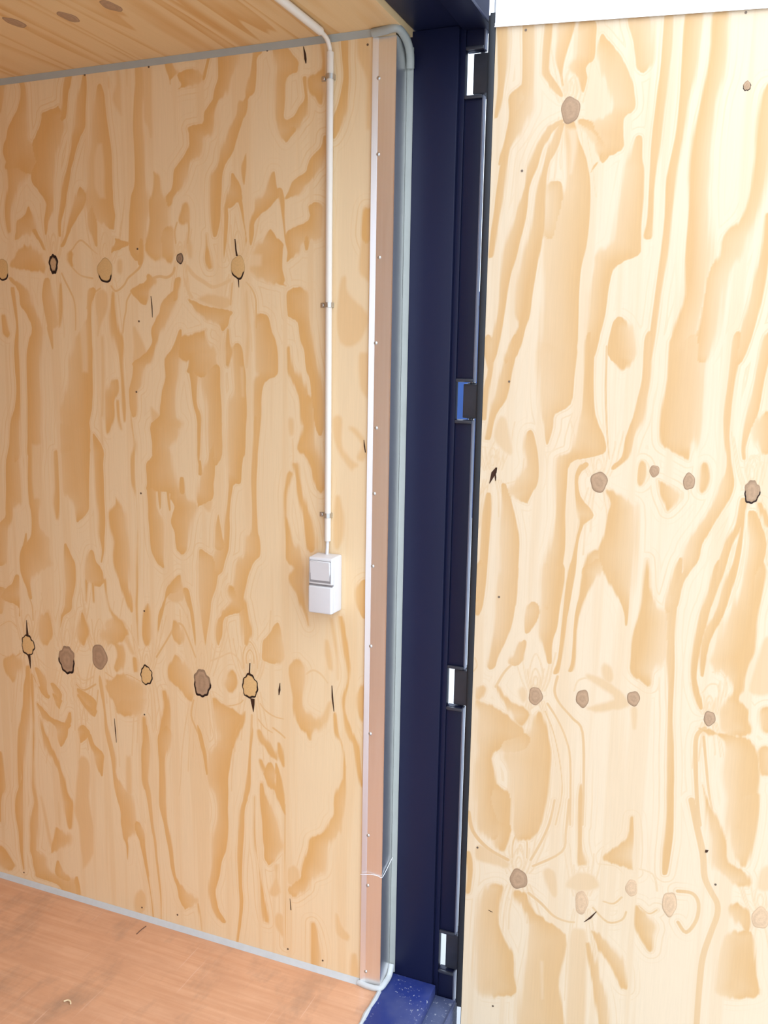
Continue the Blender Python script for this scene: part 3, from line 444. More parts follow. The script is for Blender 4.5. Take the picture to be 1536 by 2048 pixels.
('s',0,[-1131,729,-1156,712,-1158,687,-1145,659,-1131,643,-1128,641,-1116,731,-1088,722,-1083,699,-1107,665,-1123,644,-1127,641]),
('w',0,[-982,887,-988,881,-1008,844,-1017,814,-1004,802,-979,888,-974,883,-965,850,-974,820,-995,804]),
('v',3.8,[-1029,736,-995,712,-953,706]),
('c',0,[-1036,705,-1039,699,-1030,665,-1021,643,-1004,621,-998,618,-1033,705,-1024,701,-997,670,-999,646,-993,623,-995,619]),
('c',0,[-982,666,-984,660,-971,633,-962,598,-960,596,-978,666,-969,663,-942,637,-955,600,-958,597]),
('v',4.2,[-889,710,-863,691,-828,708]),
('l',5.2,[-891,675,-864,662,-822,686]),
('c',0,[-888,664,-889,658,-880,630,-860,610,-840,596,-832,592,-884,665,-871,661,-824,639,-822,616,-826,598,-829,592]),
('v',3.8,[-891,808,-860,880,-829,816]),
('s',0,[-771,826,-769,819,-749,805,-744,777,-758,747,-751,735,-767,827,-749,822,-723,808,-714,782,-725,752,-744,736]),
('w',0,[-756,889,-779,874,-777,851,-722,831,-697,795,-689,791,-741,891,-713,882,-708,861,-702,834,-684,797,-686,792]),
('l',4.2,[-786,726,-747,712,-713,731,-667,718]),
('s',0,[-788,708,-787,703,-776,659,-756,639,-751,617,-720,609,-785,708,-774,705,-669,676,-663,654,-671,630,-702,612]),
('s',0,[-686,785,-691,779,-689,746,-684,742,-684,786,-678,781,-676,748,-681,742]),
('s',0,[-553,812,-563,798,-576,769,-571,736,-546,718,-528,699,-511,689,-546,813,-532,803,-508,779,-499,747,-497,726,-497,704,-504,690]),
('l',6.1,[-613,796,-580,845,-548,893,-529,898,-512,870,-488,814]),
('v',4.7,[-440,811,-410,826,-380,841,-357,828,-345,803]),
('s',0,[-379,794,-393,780,-405,757,-399,741,-386,731,-373,795,-363,785,-358,764,-364,747,-378,733]),
('l',4.2,[-436,708,-400,693,-358,705,-344,718]),
('s',0,[-436,708,-436,703,-431,660,-425,628,-420,596,-439,559,-455,500,-439,490,-433,708,-424,705,-347,675,-359,640,-372,605,-384,570,-403,510,-427,493]),
('s',0,[-1067,699,-1072,694,-1081,621,-1109,525,-1123,430,-1130,339,-1128,304,-1065,699,-1061,696,-1062,624,-1072,532,-1093,436,-1113,343,-1124,305]),
('s',0,[-593,704,-597,699,-592,655,-607,596,-615,549,-611,444,-605,413,-591,705,-585,701,-573,658,-575,602,-589,554,-596,447,-602,413]),
('s',0,[-661,613,-665,608,-667,539,-675,431,-668,400,-659,613,-655,610,-648,543,-651,436,-662,401]),
('l',6.1,[-497,693,-505,647,-487,606,-463,555,-459,488]),
('v',3.8,[-603,720,-585,690,-577,646]),
('v',3.8,[-665,789,-683,836,-707,872]),
('v',3.8,[-613,807,-592,865,-578,916]),
('c',0,[-243,940,-249,935,-266,907,-283,887,-286,860,-286,837,-260,829,-241,941,-237,937,-229,912,-226,894,-221,870,-221,846,-246,831]),
('s',0,[-383,1024,-388,994,-342,936,-343,897,-340,871,-338,868,-372,1025,-339,1000,-322,939,-314,901,-332,872,-336,868]),
('l',3.1,[-341,805,-342,844,-329,875,-317,877,-303,850,-300,811]),
('l',2.6,[-332,820,-332,843,-322,858,-312,846,-310,823]),
('s',0,[-191,852,-199,842,-210,825,-204,787,-196,749,-196,723,-193,702,-188,685,-176,668,-162,658,-154,643,-150,640,-186,853,-177,845,-163,832,-163,793,-171,753,-165,728,-138,712,-105,699,-116,679,-140,662,-144,645,-148,640]),
('w',0,[-94,757,-100,752,-111,724,-127,695,-122,685,-92,758,-89,753,-92,727,-100,700,-116,686]),
('v',4.7,[-160,817,-141,830,-119,823,-100,803]),
('w',0,[-93,972,-96,967,-88,919,-77,870,-74,820,-72,818,-90,973,-85,969,-77,920,-71,871,-70,820,-71,818]),
('s',0,[-68,981,-72,975,-67,934,-58,885,-50,849,-50,811,-62,771,-59,733,-51,683,-32,648,-21,598,-7,548,-4,546,-65,982,-59,977,-51,936,-42,887,-37,851,-39,812,-49,773,-49,735,-30,687,-13,651,-5,601,0,550,-2,546]),
('w',0,[-105,916,-109,911,-109,878,-100,841,-94,836,-103,916,-98,912,-90,881,-87,843,-91,837]),
('s',0,[0,820,-2,818,-20,790,-20,752,-12,728,-1,710,0,709,1,820,1,819,2,794,1,756,1,730,2,710,1,709]),
('s',0,[-82,724,-83,721,-78,678,-61,642,-58,590,-58,551,-54,548,-81,724,-78,722,-70,679,-55,643,-47,593,-48,553,-52,548]),
('l',3.8,[-293,717,-278,701,-253,689,-224,686]),
('l',4.2,[-299,673,-279,653,-256,643]),
('l',6.1,[-256,657,-233,645,-221,636]),
('s',0,[-299,644,-302,638,-296,612,-273,589,-256,573,-249,570,-296,645,-287,640,-267,617,-247,594,-245,576,-246,570]),
('s',0,[-239,618,-241,614,-239,582,-227,557,-225,555,-237,618,-233,615,-224,585,-222,558,-223,556]),
('s',0,[-295,563,-297,557,-288,532,-282,519,-271,494,-254,484,-237,448,-221,420,-292,563,-285,560,-268,536,-250,526,-245,499,-239,487,-222,451,-218,421]),
('w',0,[-290,501,-294,495,-295,435,-288,406,-287,501,-283,497,-279,439,-285,406]),
('s',0,[-339,687,-342,685,-355,655,-370,625,-385,582,-383,577,-338,688,-337,686,-340,658,-355,628,-373,584,-380,578]),
('l',7.1,[-318,681,-321,621,-328,538,-336,439]),
('c',0,[-1073,676,-1086,641,-1095,565,-1115,500,-1118,453,-1121,406,-1114,345,-1137,293,-1145,228,-1138,165,-1136,101,-1129,44,-1126,43,-1069,677,-1064,644,-1071,569,-1079,507,-1088,459,-1100,410,-1106,347,-1108,299,-1112,235,-1118,170,-1125,104,-1123,46,-1125,43]),
('s',0,[-1054,679,-1058,645,-1058,541,-1062,479,-1070,416,-1075,369,-1078,321,-1073,275,-1088,224,-1092,160,-1095,111,-1088,104,-1053,680,-1050,646,-1053,542,-1055,480,-1061,418,-1060,372,-1059,325,-1051,280,-1052,232,-1062,167,-1072,116,-1083,105]),
('c',0,[-1093,123,-1095,111,-1089,90,-1087,64,-1081,43,-1074,29,-992,24,-980,-8,-945,-35,-1086,125,-1065,118,-1036,103,-1033,78,-1012,60,-945,61,-917,43,-906,12,-929,-30]),
('c',0,[-991,105,-995,100,-1004,66,-990,47,-960,40,-988,106,-984,103,-967,75,-942,59,-949,42]),
('c',0,[-922,71,-927,66,-945,2,-934,-32,-920,72,-916,69,-909,11,-927,-30]),
('c',0,[-1049,680,-1034,649,-1015,623,-997,614,-994,613,-1048,680,-1029,650,-989,627,-992,615,-993,613]),
('c',0,[-980,634,-980,632,-972,615,-966,602,-959,591,-957,589,-979,634,-975,633,-943,620,-948,605,-954,592,-956,589]),
('c',0,[-1039,596,-1040,592,-1033,569,-1016,548,-984,539,-970,526,-968,502,-960,477,-958,474,-1037,596,-1031,594,-1007,574,-976,555,-919,550,-927,534,-932,509,-951,478,-956,474]),
('c',0,[-919,587,-924,582,-940,552,-933,544,-916,587,-914,584,-915,557,-928,545]),
('s',0,[-1031,554,-1034,551,-1032,515,-1023,486,-1014,457,-994,431,-977,403,-968,375,-963,330,-961,299,-956,269,-944,225,-939,222,-1030,555,-1026,552,-1018,518,-1001,490,-988,462,-972,435,-963,406,-950,378,-941,334,-925,307,-927,276,-933,228,-937,223]),
('c',0,[-888,646,-889,641,-877,622,-860,605,-843,593,-832,587,-885,647,-875,643,-859,625,-822,611,-824,596,-828,588]),
('l',2.8,[-814,670,-821,626]),
('c',0,[-880,556,-891,540,-888,526,-886,502,-884,499,-872,557,-856,546,-850,533,-876,504,-882,499]),
('c',0,[-857,534,-860,528,-851,500,-839,476,-833,447,-817,414,-814,412,-854,534,-846,530,-834,503,-804,482,-805,452,-810,415,-813,412]),
('c',0,[-810,717,-811,684,-798,615,-797,557,-789,514,-777,473,-773,414,-768,370,-759,342,-750,314,-751,284,-748,263,-746,234,-737,212,-735,172,-734,171,-806,717,-796,686,-791,616,-783,559,-768,518,-760,476,-759,417,-716,381,-707,353,-702,325,-696,296,-687,277,-725,238,-726,214,-731,173,-733,171]),
('c',0,[-700,297,-707,285,-698,257,-682,224,-673,181,-667,137,-663,135,-694,299,-680,291,-667,264,-668,228,-663,184,-658,139,-661,135]),
('w',0,[-719,490,-726,482,-730,378,-722,372,-715,491,-709,486,-710,383,-718,373]),
('s',0,[-743,727,-789,688,-769,655,-757,634,-747,621,-752,615,-715,731,-661,708,-663,672,-667,649,-734,623,-749,615]),
('w',0,[-884,459,-896,444,-898,419,-907,372,-913,325,-919,277,-904,234,-902,188,-900,157,-898,142,-898,101,-897,100,-876,461,-861,450,-855,428,-857,382,-863,335,-858,291,-850,247,-852,200,-853,168,-858,152,-892,103,-896,100]),
('s',0,[-992,213,-996,201,-1001,181,-1014,146,-1015,130,-1019,120,-985,215,-967,208,-938,195,-947,162,-993,135,-1014,122]),
('w',0,[-977,299,-980,295,-980,223,-977,221,-975,299,-972,297,-973,225,-976,221]),
('w',0,[-1044,300,-1046,297,-1029,206,-1018,145,-1013,142,-1042,300,-1038,298,-1018,208,-1007,148,-1010,143]),
('c',0,[-1198,414,-1205,406,-1211,326,-1214,293,-1216,261,-1222,185,-1215,180,-1193,415,-1186,410,-1180,332,-1178,300,-1196,265,-1204,189,-1211,181]),
('s',0,[-1219,98,-1229,82,-1231,55,-1221,31,-1188,24,-1211,100,-1193,91,-1175,69,-1157,47,-1174,28]),
('s',0,[-661,615,-663,612,-666,566,-667,543,-659,537,-660,615,-658,613,-653,568,-648,546,-654,537]),
('c',0,[-654,596,-663,562,-672,518,-673,474,-670,431,-662,389,-655,346,-647,289,-640,246,-636,202,-630,143,-624,84,-624,10,-622,9,-651,596,-646,565,-642,524,-647,480,-652,435,-643,393,-641,349,-637,291,-630,248,-628,204,-622,145,-618,85,-619,11,-621,9]),
('c',0,[-593,607,-615,571,-616,535,-614,501,-616,442,-619,383,-617,355,-606,313,-598,270,-589,228,-584,184,-572,142,-563,115,-560,94,-551,79,-542,69,-542,64,-583,608,-569,579,-580,541,-593,505,-593,447,-593,389,-592,360,-590,316,-582,274,-576,231,-571,188,-559,146,-530,123,-495,111,-496,93,-528,73,-539,64]),
('s',0,[-497,96,-499,92,-493,58,-488,17,-486,16,-495,96,-492,94,-485,60,-484,18,-486,16]),
('c',0,[-488,625,-485,594,-470,542,-462,488,-459,486,-485,626,-472,597,-461,544,-456,489,-458,486]),
('c',0,[-368,646,-391,611,-439,568,-455,517,-459,474,-438,436,-430,395,-434,351,-447,305,-448,262,-448,232,-459,186,-463,147,-457,112,-448,85,-426,61,-414,57,-364,647,-373,615,-378,579,-385,531,-392,488,-392,446,-395,403,-394,360,-397,317,-404,272,-417,240,-424,195,-437,153,-435,118,-426,91,-407,66,-409,58]),
('c',0,[-317,655,-323,624,-330,555,-338,485,-347,441,-357,405,-360,354,-367,295,-368,238,-366,180,-363,137,-367,77,-375,-1,-377,-35,-315,656,-314,625,-322,557,-324,488,-332,444,-342,409,-344,358,-347,300,-351,242,-352,184,-349,141,-356,80,-368,1,-376,-35]),
('c',0,[-682,250,-689,240,-679,191,-667,134,-657,75,-651,12,-650,11,-677,251,-668,245,-667,194,-660,135,-652,76,-648,13,-649,11]),
('w',0,[-694,85,-708,68,-714,45,-714,17,-700,6,-686,87,-674,77,-671,56,-676,27,-692,8]),
('s',0,[-313,450,-314,448,-315,364,-311,309,-304,253,-299,197,-296,140,-287,99,-280,95,-312,451,-310,449,-311,365,-307,310,-298,255,-290,200,-278,145,-272,103,-277,95]),
('c',0,[-270,558,-286,525,-268,494,-263,490,-261,560,-243,533,-256,496,-261,490]),
('c',0,[-250,562,-249,532,-242,475,-228,436,-225,435,-247,563,-236,535,-222,479,-222,438,-224,435]),
('c',0,[-291,495,-294,491,-295,450,-292,409,-289,381,-287,340,-284,312,-284,284,-275,269,-272,265,-290,496,-286,493,-274,454,-251,418,-242,392,-231,353,-225,326,-246,293,-263,272,-269,265]),
('w',0,[-249,276,-255,268,-252,235,-270,188,-257,178,-246,277,-240,272,-243,237,-234,197,-250,180]),
('w',0,[-243,135,-252,120,-250,92,-232,68,-227,66,-237,136,-226,128,-226,99,-223,71,-225,66]),
('s',0,[-45,602,-53,571,-79,501,-81,455,-95,433,-109,397,-145,373,-151,344,-165,299,-173,269,-176,254,-211,217,-211,203,-200,193,-44,603,-47,572,-46,508,-49,462,-53,442,-56,409,-81,388,-97,356,-100,315,-108,285,-145,262,-153,232,-170,214,-191,195]),
('w',0,[-202,283,-214,267,-214,231,-198,222,-195,285,-182,275,-176,240,-190,224]),
('s',0,[-141,133,-144,127,-144,93,-145,50,-144,7,-133,-3,-138,134,-133,130,-121,99,-112,59,-115,15,-126,-1]),
('w',0,[-71,179,-74,175,-73,141,-65,115,-46,108,-69,180,-65,177,-54,147,-34,124,-39,110]),
('w',0,[-22,79,-28,70,-30,18,-20,10,-18,80,-11,74,-5,25,-14,11]),
('l',1.2,[-221,452,-222,271,-221,115,-222,42]),
('v',3,[-910,1847,-913,1856,-915,1868,-915,1883,-916,1898,-918,1906]),
('v',2.2,[-916,1847,-919,1862,-922,1881,-924,1905,-925,1929,-925,1943]),
('v',2.2,[-923,1848,-928,1869,-931,1897,-936,1932,-939,1967,-939,1987]),
('v',4,[-898,1847,-893,1858,-891,1873,-887,1891,-885,1910,-884,1920]),
('v',4,[-891,1847,-886,1860,-879,1878,-873,1901,-866,1923,-864,1937]),
('v',2.2,[-885,1847,-878,1867,-871,1895,-864,1929,-858,1962,-854,1983]),
('v',4,[-912,1819,-915,1802,-921,1779,-925,1751,-928,1722,-930,1705]),
('v',3,[-919,1819,-923,1797,-929,1767,-936,1729,-941,1690,-944,1667]),
('v',2.2,[-923,1820,-931,1789,-939,1747,-948,1695,-953,1642,-958,1610]),
('v',2.2,[-899,1819,-897,1805,-896,1786,-895,1762,-896,1738,-896,1724]),
('v',3,[-894,1819,-891,1797,-889,1767,-890,1730,-890,1693,-889,1670]),
('v',2.2,[-886,1819,-884,1793,-881,1758,-881,1714,-879,1670,-880,1644]),
('v',2.4,[-898,1866,-900,1861,-903,1859,-905,1861,-907,1865,-907,1872,-906,1878,-904,1885,-901,1889,-899,1885,-898,1879,-897,1872,-898,1866]),
('v',2.4,[-894,1864,-898,1854,-903,1851,-908,1854,-911,1863,-912,1876,-910,1889,-906,1903,-900,1910,-896,1903,-893,1890,-892,1876,-894,1864]),
('v',4,[-747,1830,-752,1843,-757,1860,-759,1881,-761,1902,-764,1915]),
('v',4,[-758,1830,-765,1847,-769,1868,-773,1894,-777,1921,-777,1936]),
('v',4,[-768,1831,-776,1854,-785,1886,-792,1925,-795,1964,-798,1987]),
('v',4,[-728,1830,-724,1839,-718,1852,-715,1868,-712,1884,-709,1894]),
('v',4,[-720,1830,-708,1845,-699,1865,-691,1890,-686,1916,-682,1931]),
('v',2.2,[-709,1829,-699,1854,-689,1886,-681,1927,-673,1967,-669,1991]),
('v',2.2,[-748,1796,-754,1778,-761,1754,-767,1725,-769,1694,-771,1676]),
('v',2.2,[-758,1796,-769,1775,-777,1747,-787,1711,-792,1675,-798,1653]),
('v',3,[-768,1796,-778,1758,-790,1707,-799,1643,-808,1577,-813,1538]),
('v',4,[-730,1796,-727,1777,-724,1752,-722,1720,-722,1689,-723,1670]),
('v',3,[-721,1795,-713,1765,-707,1724,-703,1672,-700,1621,-699,1589]),
('v',4,[-709,1795,-700,1756,-695,1704,-688,1639,-683,1573,-679,1533]),
('v',2.4,[-730,1852,-733,1847,-737,1845,-741,1847,-743,1852,-744,1860,-743,1868,-740,1876,-736,1881,-732,1877,-729,1868,-729,1860,-730,1852]),
('v',2.4,[-723,1850,-729,1839,-737,1835,-745,1839,-750,1850,-752,1865,-749,1881,-743,1898,-735,1907,-727,1898,-722,1882,-721,1866,-723,1850]),
('v',4,[-515,1844,-517,1850,-518,1858,-521,1868,-521,1878,-522,1884]),
('v',2.2,[-518,1844,-523,1850,-525,1858,-528,1868,-532,1878,-532,1884]),
('v',2.2,[-524,1844,-528,1853,-531,1865,-535,1880,-538,1895,-539,1904]),
('v',3,[-505,1844,-502,1849,-500,1855,-497,1864,-496,1872,-496,1877]),
('v',2.2,[-500,1844,-497,1851,-494,1862,-492,1875,-489,1889,-488,1897]),
('v',3,[-495,1843,-490,1853,-485,1865,-480,1881,-476,1896,-474,1905]),
('v',4,[-514,1829,-517,1822,-519,1812,-521,1800,-521,1787,-522,1780]),
('v',3,[-520,1830,-523,1817,-526,1801,-529,1781,-532,1760,-533,1748]),
('v',2.2,[-524,1830,-529,1813,-533,1791,-538,1763,-542,1734,-543,1717]),
('v',4,[-505,1829,-502,1820,-500,1808,-500,1794,-498,1779,-499,1770]),
('v',2.2,[-500,1829,-496,1817,-493,1802,-491,1782,-489,1763,-488,1751]),
('v',3,[-495,1829,-492,1815,-489,1796,-486,1773,-485,1749,-483,1735]),
('v',2.4,[-506,1853,-507,1851,-509,1850,-511,1851,-512,1853,-513,1856,-512,1860,-511,1863,-509,1865,-507,1864,-506,1860,-505,1857,-506,1853]),
('v',2.4,[-502,1852,-505,1848,-509,1846,-513,1847,-516,1852,-517,1859,-516,1865,-513,1872,-509,1876,-505,1873,-502,1866,-501,1859,-502,1852]),
('v',2.2,[-353,1827,-356,1839,-360,1856,-362,1876,-363,1897,-364,1909]),
('v',4,[-361,1827,-366,1846,-373,1871,-377,1901,-381,1932,-383,1951]),
('v',4,[-370,1827,-375,1845,-381,1868,-386,1898,-390,1927,-391,1944]),
('v',2.2,[-337,1826,-334,1837,-329,1850,-325,1867,-325,1885,-323,1895]),
('v',2.2,[-329,1826,-321,1841,-316,1860,-311,1885,-306,1909,-303,1924]),
('v',2.2,[-320,1826,-311,1842,-302,1864,-293,1892,-287,1919,-283,1935]),
('v',4,[-354,1796,-358,1782,-361,1763,-364,1740,-366,1716,-367,1702]),
('v',3,[-361,1796,-367,1770,-372,1734,-379,1689,-383,1643,-384,1616]),
('v',4,[-370,1796,-377,1769,-385,1733,-392,1687,-396,1640,-400,1612]),
('v',2.2,[-337,1796,-333,1779,-331,1757,-328,1728,-326,1700,-327,1683]),
('v',2.2,[-329,1796,-325,1769,-319,1733,-315,1687,-310,1642,-309,1614]),
('v',4,[-320,1795,-313,1769,-307,1734,-299,1689,-295,1645,-292,1618]),
('v',2.4,[-339,1847,-341,1842,-344,1840,-348,1842,-350,1847,-351,1854,-350,1861,-347,1868,-344,1872,-341,1869,-339,1861,-338,1854,-339,1847]),
('v',2.4,[-333,1845,-338,1835,-344,1831,-351,1834,-355,1844,-357,1858,-355,1873,-351,1887,-344,1896,-338,1888,-333,1873,-332,1859,-333,1845]),
('v',2.2,[-1069,783,-1075,796,-1075,813,-1078,835,-1079,856,-1078,870]),
('v',2.2,[-1080,782,-1086,797,-1092,817,-1098,842,-1099,868,-1101,883]),
('v',4,[-1090,781,-1096,805,-1102,837,-1105,879,-1108,919,-1110,944]),
('v',3,[-1051,786,-1043,800,-1037,818,-1031,840,-1029,862,-1025,875]),
('v',2.2,[-1041,787,-1031,806,-1022,831,-1013,862,-1006,892,-1003,910]),
('v',3,[-1031,789,-1017,813,-1003,845,-991,884,-981,923,-974,946]),
('v',2.2,[-1072,750,-1078,730,-1084,704,-1090,672,-1095,639,-1098,620]),
('v',2.2,[-1082,748,-1093,719,-1101,681,-1111,633,-1119,585,-1125,556]),
('v',2.2,[-1093,747,-1103,713,-1115,667,-1126,610,-1134,553,-1140,518]),
('v',2.2,[-1053,752,-1049,736,-1046,715,-1044,687,-1042,659,-1042,643]),
('v',2.2,[-1042,754,-1037,728,-1031,692,-1031,647,-1028,601,-1027,574]),
('v',3,[-1033,755,-1025,723,-1023,679,-1020,624,-1017,568,-1018,534]),
('v',2.4,[-1051,808,-1055,802,-1059,799,-1063,800,-1065,805,-1066,813,-1064,821,-1061,829,-1057,835,-1053,831,-1051,823,-1050,816,-1051,808]),
('v',2.4,[-1044,807,-1051,795,-1059,789,-1067,792,-1072,802,-1074,817,-1071,833,-1064,850,-1055,860,-1048,853,-1043,838,-1042,822,-1044,807]),
('v',4,[-931,764,-936,783,-940,808,-943,839,-943,870,-942,889]),
('v',3,[-943,763,-949,785,-959,814,-965,851,-969,888,-971,911]),
('v',4,[-954,761,-969,785,-981,819,-992,861,-997,904,-1002,930]),
('v',4,[-906,768,-901,787,-896,813,-890,844,-887,875,-885,894]),
('v',2.2,[-896,769,-886,789,-876,815,-870,847,-860,878,-857,897]),
('v',3,[-884,771,-867,806,-851,850,-836,905,-825,958,-817,990]),
('v',3,[-933,718,-942,694,-949,663,-954,624,-959,584,-961,561]),
('v',3,[-944,717,-955,684,-966,641,-975,587,-983,533,-986,501]),
('v',2.2,[-958,715,-971,669,-982,610,-995,534,-1007,458,-1015,412]),
('v',4,[-911,722,-907,694,-902,658,-901,611,-901,564,-903,535]),
('v',3,[-899,723,-893,694,-886,655,-882,605,-879,555,-881,524]),
('v',2.2,[-884,726,-876,690,-871,642,-864,581,-861,520,-858,483]),
('v',2.4,[-909,798,-913,790,-918,786,-922,788,-925,795,-926,805,-924,816,-920,828,-915,835,-911,830,-908,819,-907,808,-909,798]),
('v',2.4,[-901,796,-908,780,-918,772,-927,776,-934,790,-935,810,-932,832,-924,856,-914,870,-905,860,-899,839,-897,818,-901,796]),
('v',3,[-813,788,-819,800,-821,817,-825,839,-825,861,-827,874]),
('v',2.2,[-824,786,-832,805,-841,830,-845,863,-848,896,-851,916]),
('v',3,[-835,784,-842,811,-848,846,-852,890,-855,935,-858,961]),
('v',4,[-793,790,-786,804,-779,821,-773,843,-772,863,-769,876]),
('v',3,[-781,792,-775,814,-765,843,-757,879,-751,915,-747,936]),
('v',2.2,[-771,793,-757,818,-745,850,-731,889,-722,927,-716,949]),
('v',3,[-816,747,-824,725,-829,696,-835,660,-840,623,-841,602]),
('v',4,[-828,745,-836,719,-841,685,-850,641,-856,598,-857,572]),
('v',3,[-839,743,-852,696,-864,633,-879,554,-890,474,-895,425]),
('v',2.2,[-794,750,-790,734,-789,711,-787,683,-786,654,-785,637]),
('v',2.2,[-785,751,-779,725,-775,689,-775,644,-773,598,-771,571]),
('v',4,[-773,753,-764,710,-760,650,-753,576,-750,500,-749,453]),
('v',2.4,[-795,817,-798,809,-803,806,-807,808,-810,814,-811,823,-809,832,-806,843,-801,849,-797,845,-794,835,-794,826,-795,817]),
('v',2.4,[-788,815,-794,801,-803,794,-812,798,-817,810,-819,828,-816,847,-809,867,-800,880,-792,871,-786,852,-785,834,-788,815]),
('v',3,[-654,754,-658,762,-664,773,-665,788,-669,802,-667,811]),
('v',4,[-664,753,-669,766,-676,785,-682,808,-686,831,-688,845]),
('v',4,[-672,751,-678,770,-684,794,-687,826,-691,857,-692,875]),
('v',2.2,[-640,756,-634,768,-629,784,-626,803,-625,821,-623,833]),
('v',2.2,[-631,758,-623,774,-619,796,-614,822,-610,848,-608,864]),
('v',3,[-623,759,-614,781,-606,811,-600,847,-593,883,-590,904]),
('v',3,[-657,724,-661,704,-666,678,-670,646,-674,613,-676,594]),
('v',2.2,[-665,722,-669,695,-674,658,-680,611,-683,565,-686,537]),
('v',3,[-672,721,-680,687,-689,642,-697,586,-702,530,-705,495]),
('v',4,[-641,726,-637,708,-633,684,-633,653,-632,622,-631,603]),
('v',3,[-632,728,-627,707,-624,679,-621,643,-620,607,-619,585]),
('v',4,[-624,729,-616,706,-611,675,-606,636,-604,596,-603,572]),
('v',2.4,[-640,776,-643,771,-646,768,-649,769,-652,774,-652,780,-651,788,-649,795,-645,800,-642,797,-640,790,-639,783,-640,776]),
('v',2.4,[-635,775,-640,764,-646,759,-653,762,-657,771,-659,784,-657,798,-651,814,-645,823,-638,817,-634,803,-633,789,-635,775]),
('v',3,[-478,764,-483,778,-488,798,-494,823,-495,848,-497,863]),
('v',2.2,[-490,762,-495,787,-502,820,-506,862,-507,905,-510,929]),
('v',4,[-502,760,-511,786,-520,822,-527,866,-532,911,-534,938]),
('v',3,[-458,767,-450,781,-445,799,-440,822,-438,844,-435,857]),
('v',4,[-448,768,-440,791,-431,822,-423,859,-418,896,-417,917]),
('v',2.2,[-434,770,-422,803,-409,845,-395,897,-385,948,-380,979]),
('v',2.2,[-480,720,-486,692,-492,654,-498,607,-500,559,-503,530]),
('v',3,[-490,719,-499,684,-505,637,-512,579,-517,520,-519,485]),
('v',3,[-503,717,-513,671,-526,610,-538,533,-544,456,-551,408]),
('v',3,[-458,724,-453,706,-450,682,-447,651,-446,620,-444,601]),
('v',3,[-446,726,-440,697,-437,657,-432,607,-430,556,-429,526]),
('v',2.2,[-437,727,-424,689,-415,636,-405,569,-400,501,-394,460]),
('v',2.4,[-460,795,-464,787,-468,784,-472,785,-476,792,-477,801,-475,812,-472,823,-468,829,-463,825,-460,815,-459,805,-460,795]),
('v',2.4,[-453,794,-459,778,-468,771,-477,775,-483,788,-485,806,-483,827,-476,849,-467,862,-458,853,-452,833,-450,813,-453,794]),
('v',3,[-331,777,-337,789,-344,806,-345,828,-348,850,-350,863]),
('v',3,[-341,775,-350,790,-356,811,-362,838,-369,865,-371,881]),
('v',2.2,[-351,773,-362,797,-374,829,-382,869,-390,910,-395,934]),
('v',2.2,[-313,779,-308,791,-303,805,-298,823,-293,841,-293,851]),
('v',2.2,[-303,781,-295,797,-289,818,-282,845,-281,870,-278,885]),
('v',3,[-294,782,-283,812,-276,850,-267,896,-262,942,-260,969]),
('v',3,[-332,740,-337,720,-343,693,-346,660,-349,626,-351,606]),
('v',3,[-344,739,-351,713,-356,680,-365,638,-369,596,-370,571]),
('v',2.2,[-353,737,-359,695,-368,639,-374,570,-381,499,-382,456]),
('v',2.2,[-313,744,-308,723,-303,695,-301,659,-298,624,-297,602]),
('v',4,[-303,745,-297,718,-292,681,-288,634,-285,587,-283,559]),
('v',4,[-292,747,-284,707,-273,653,-266,585,-259,515,-254,474]),
('v',2.4,[-315,803,-318,796,-322,793,-326,795,-329,800,-330,808,-329,817,-326,826,-322,831,-318,828,-315,819,-314,811,-315,803]),
('v',2.4,[-309,802,-314,789,-322,783,-330,786,-336,796,-338,812,-336,829,-330,848,-322,859,-314,851,-309,835,-306,818,-309,802])]
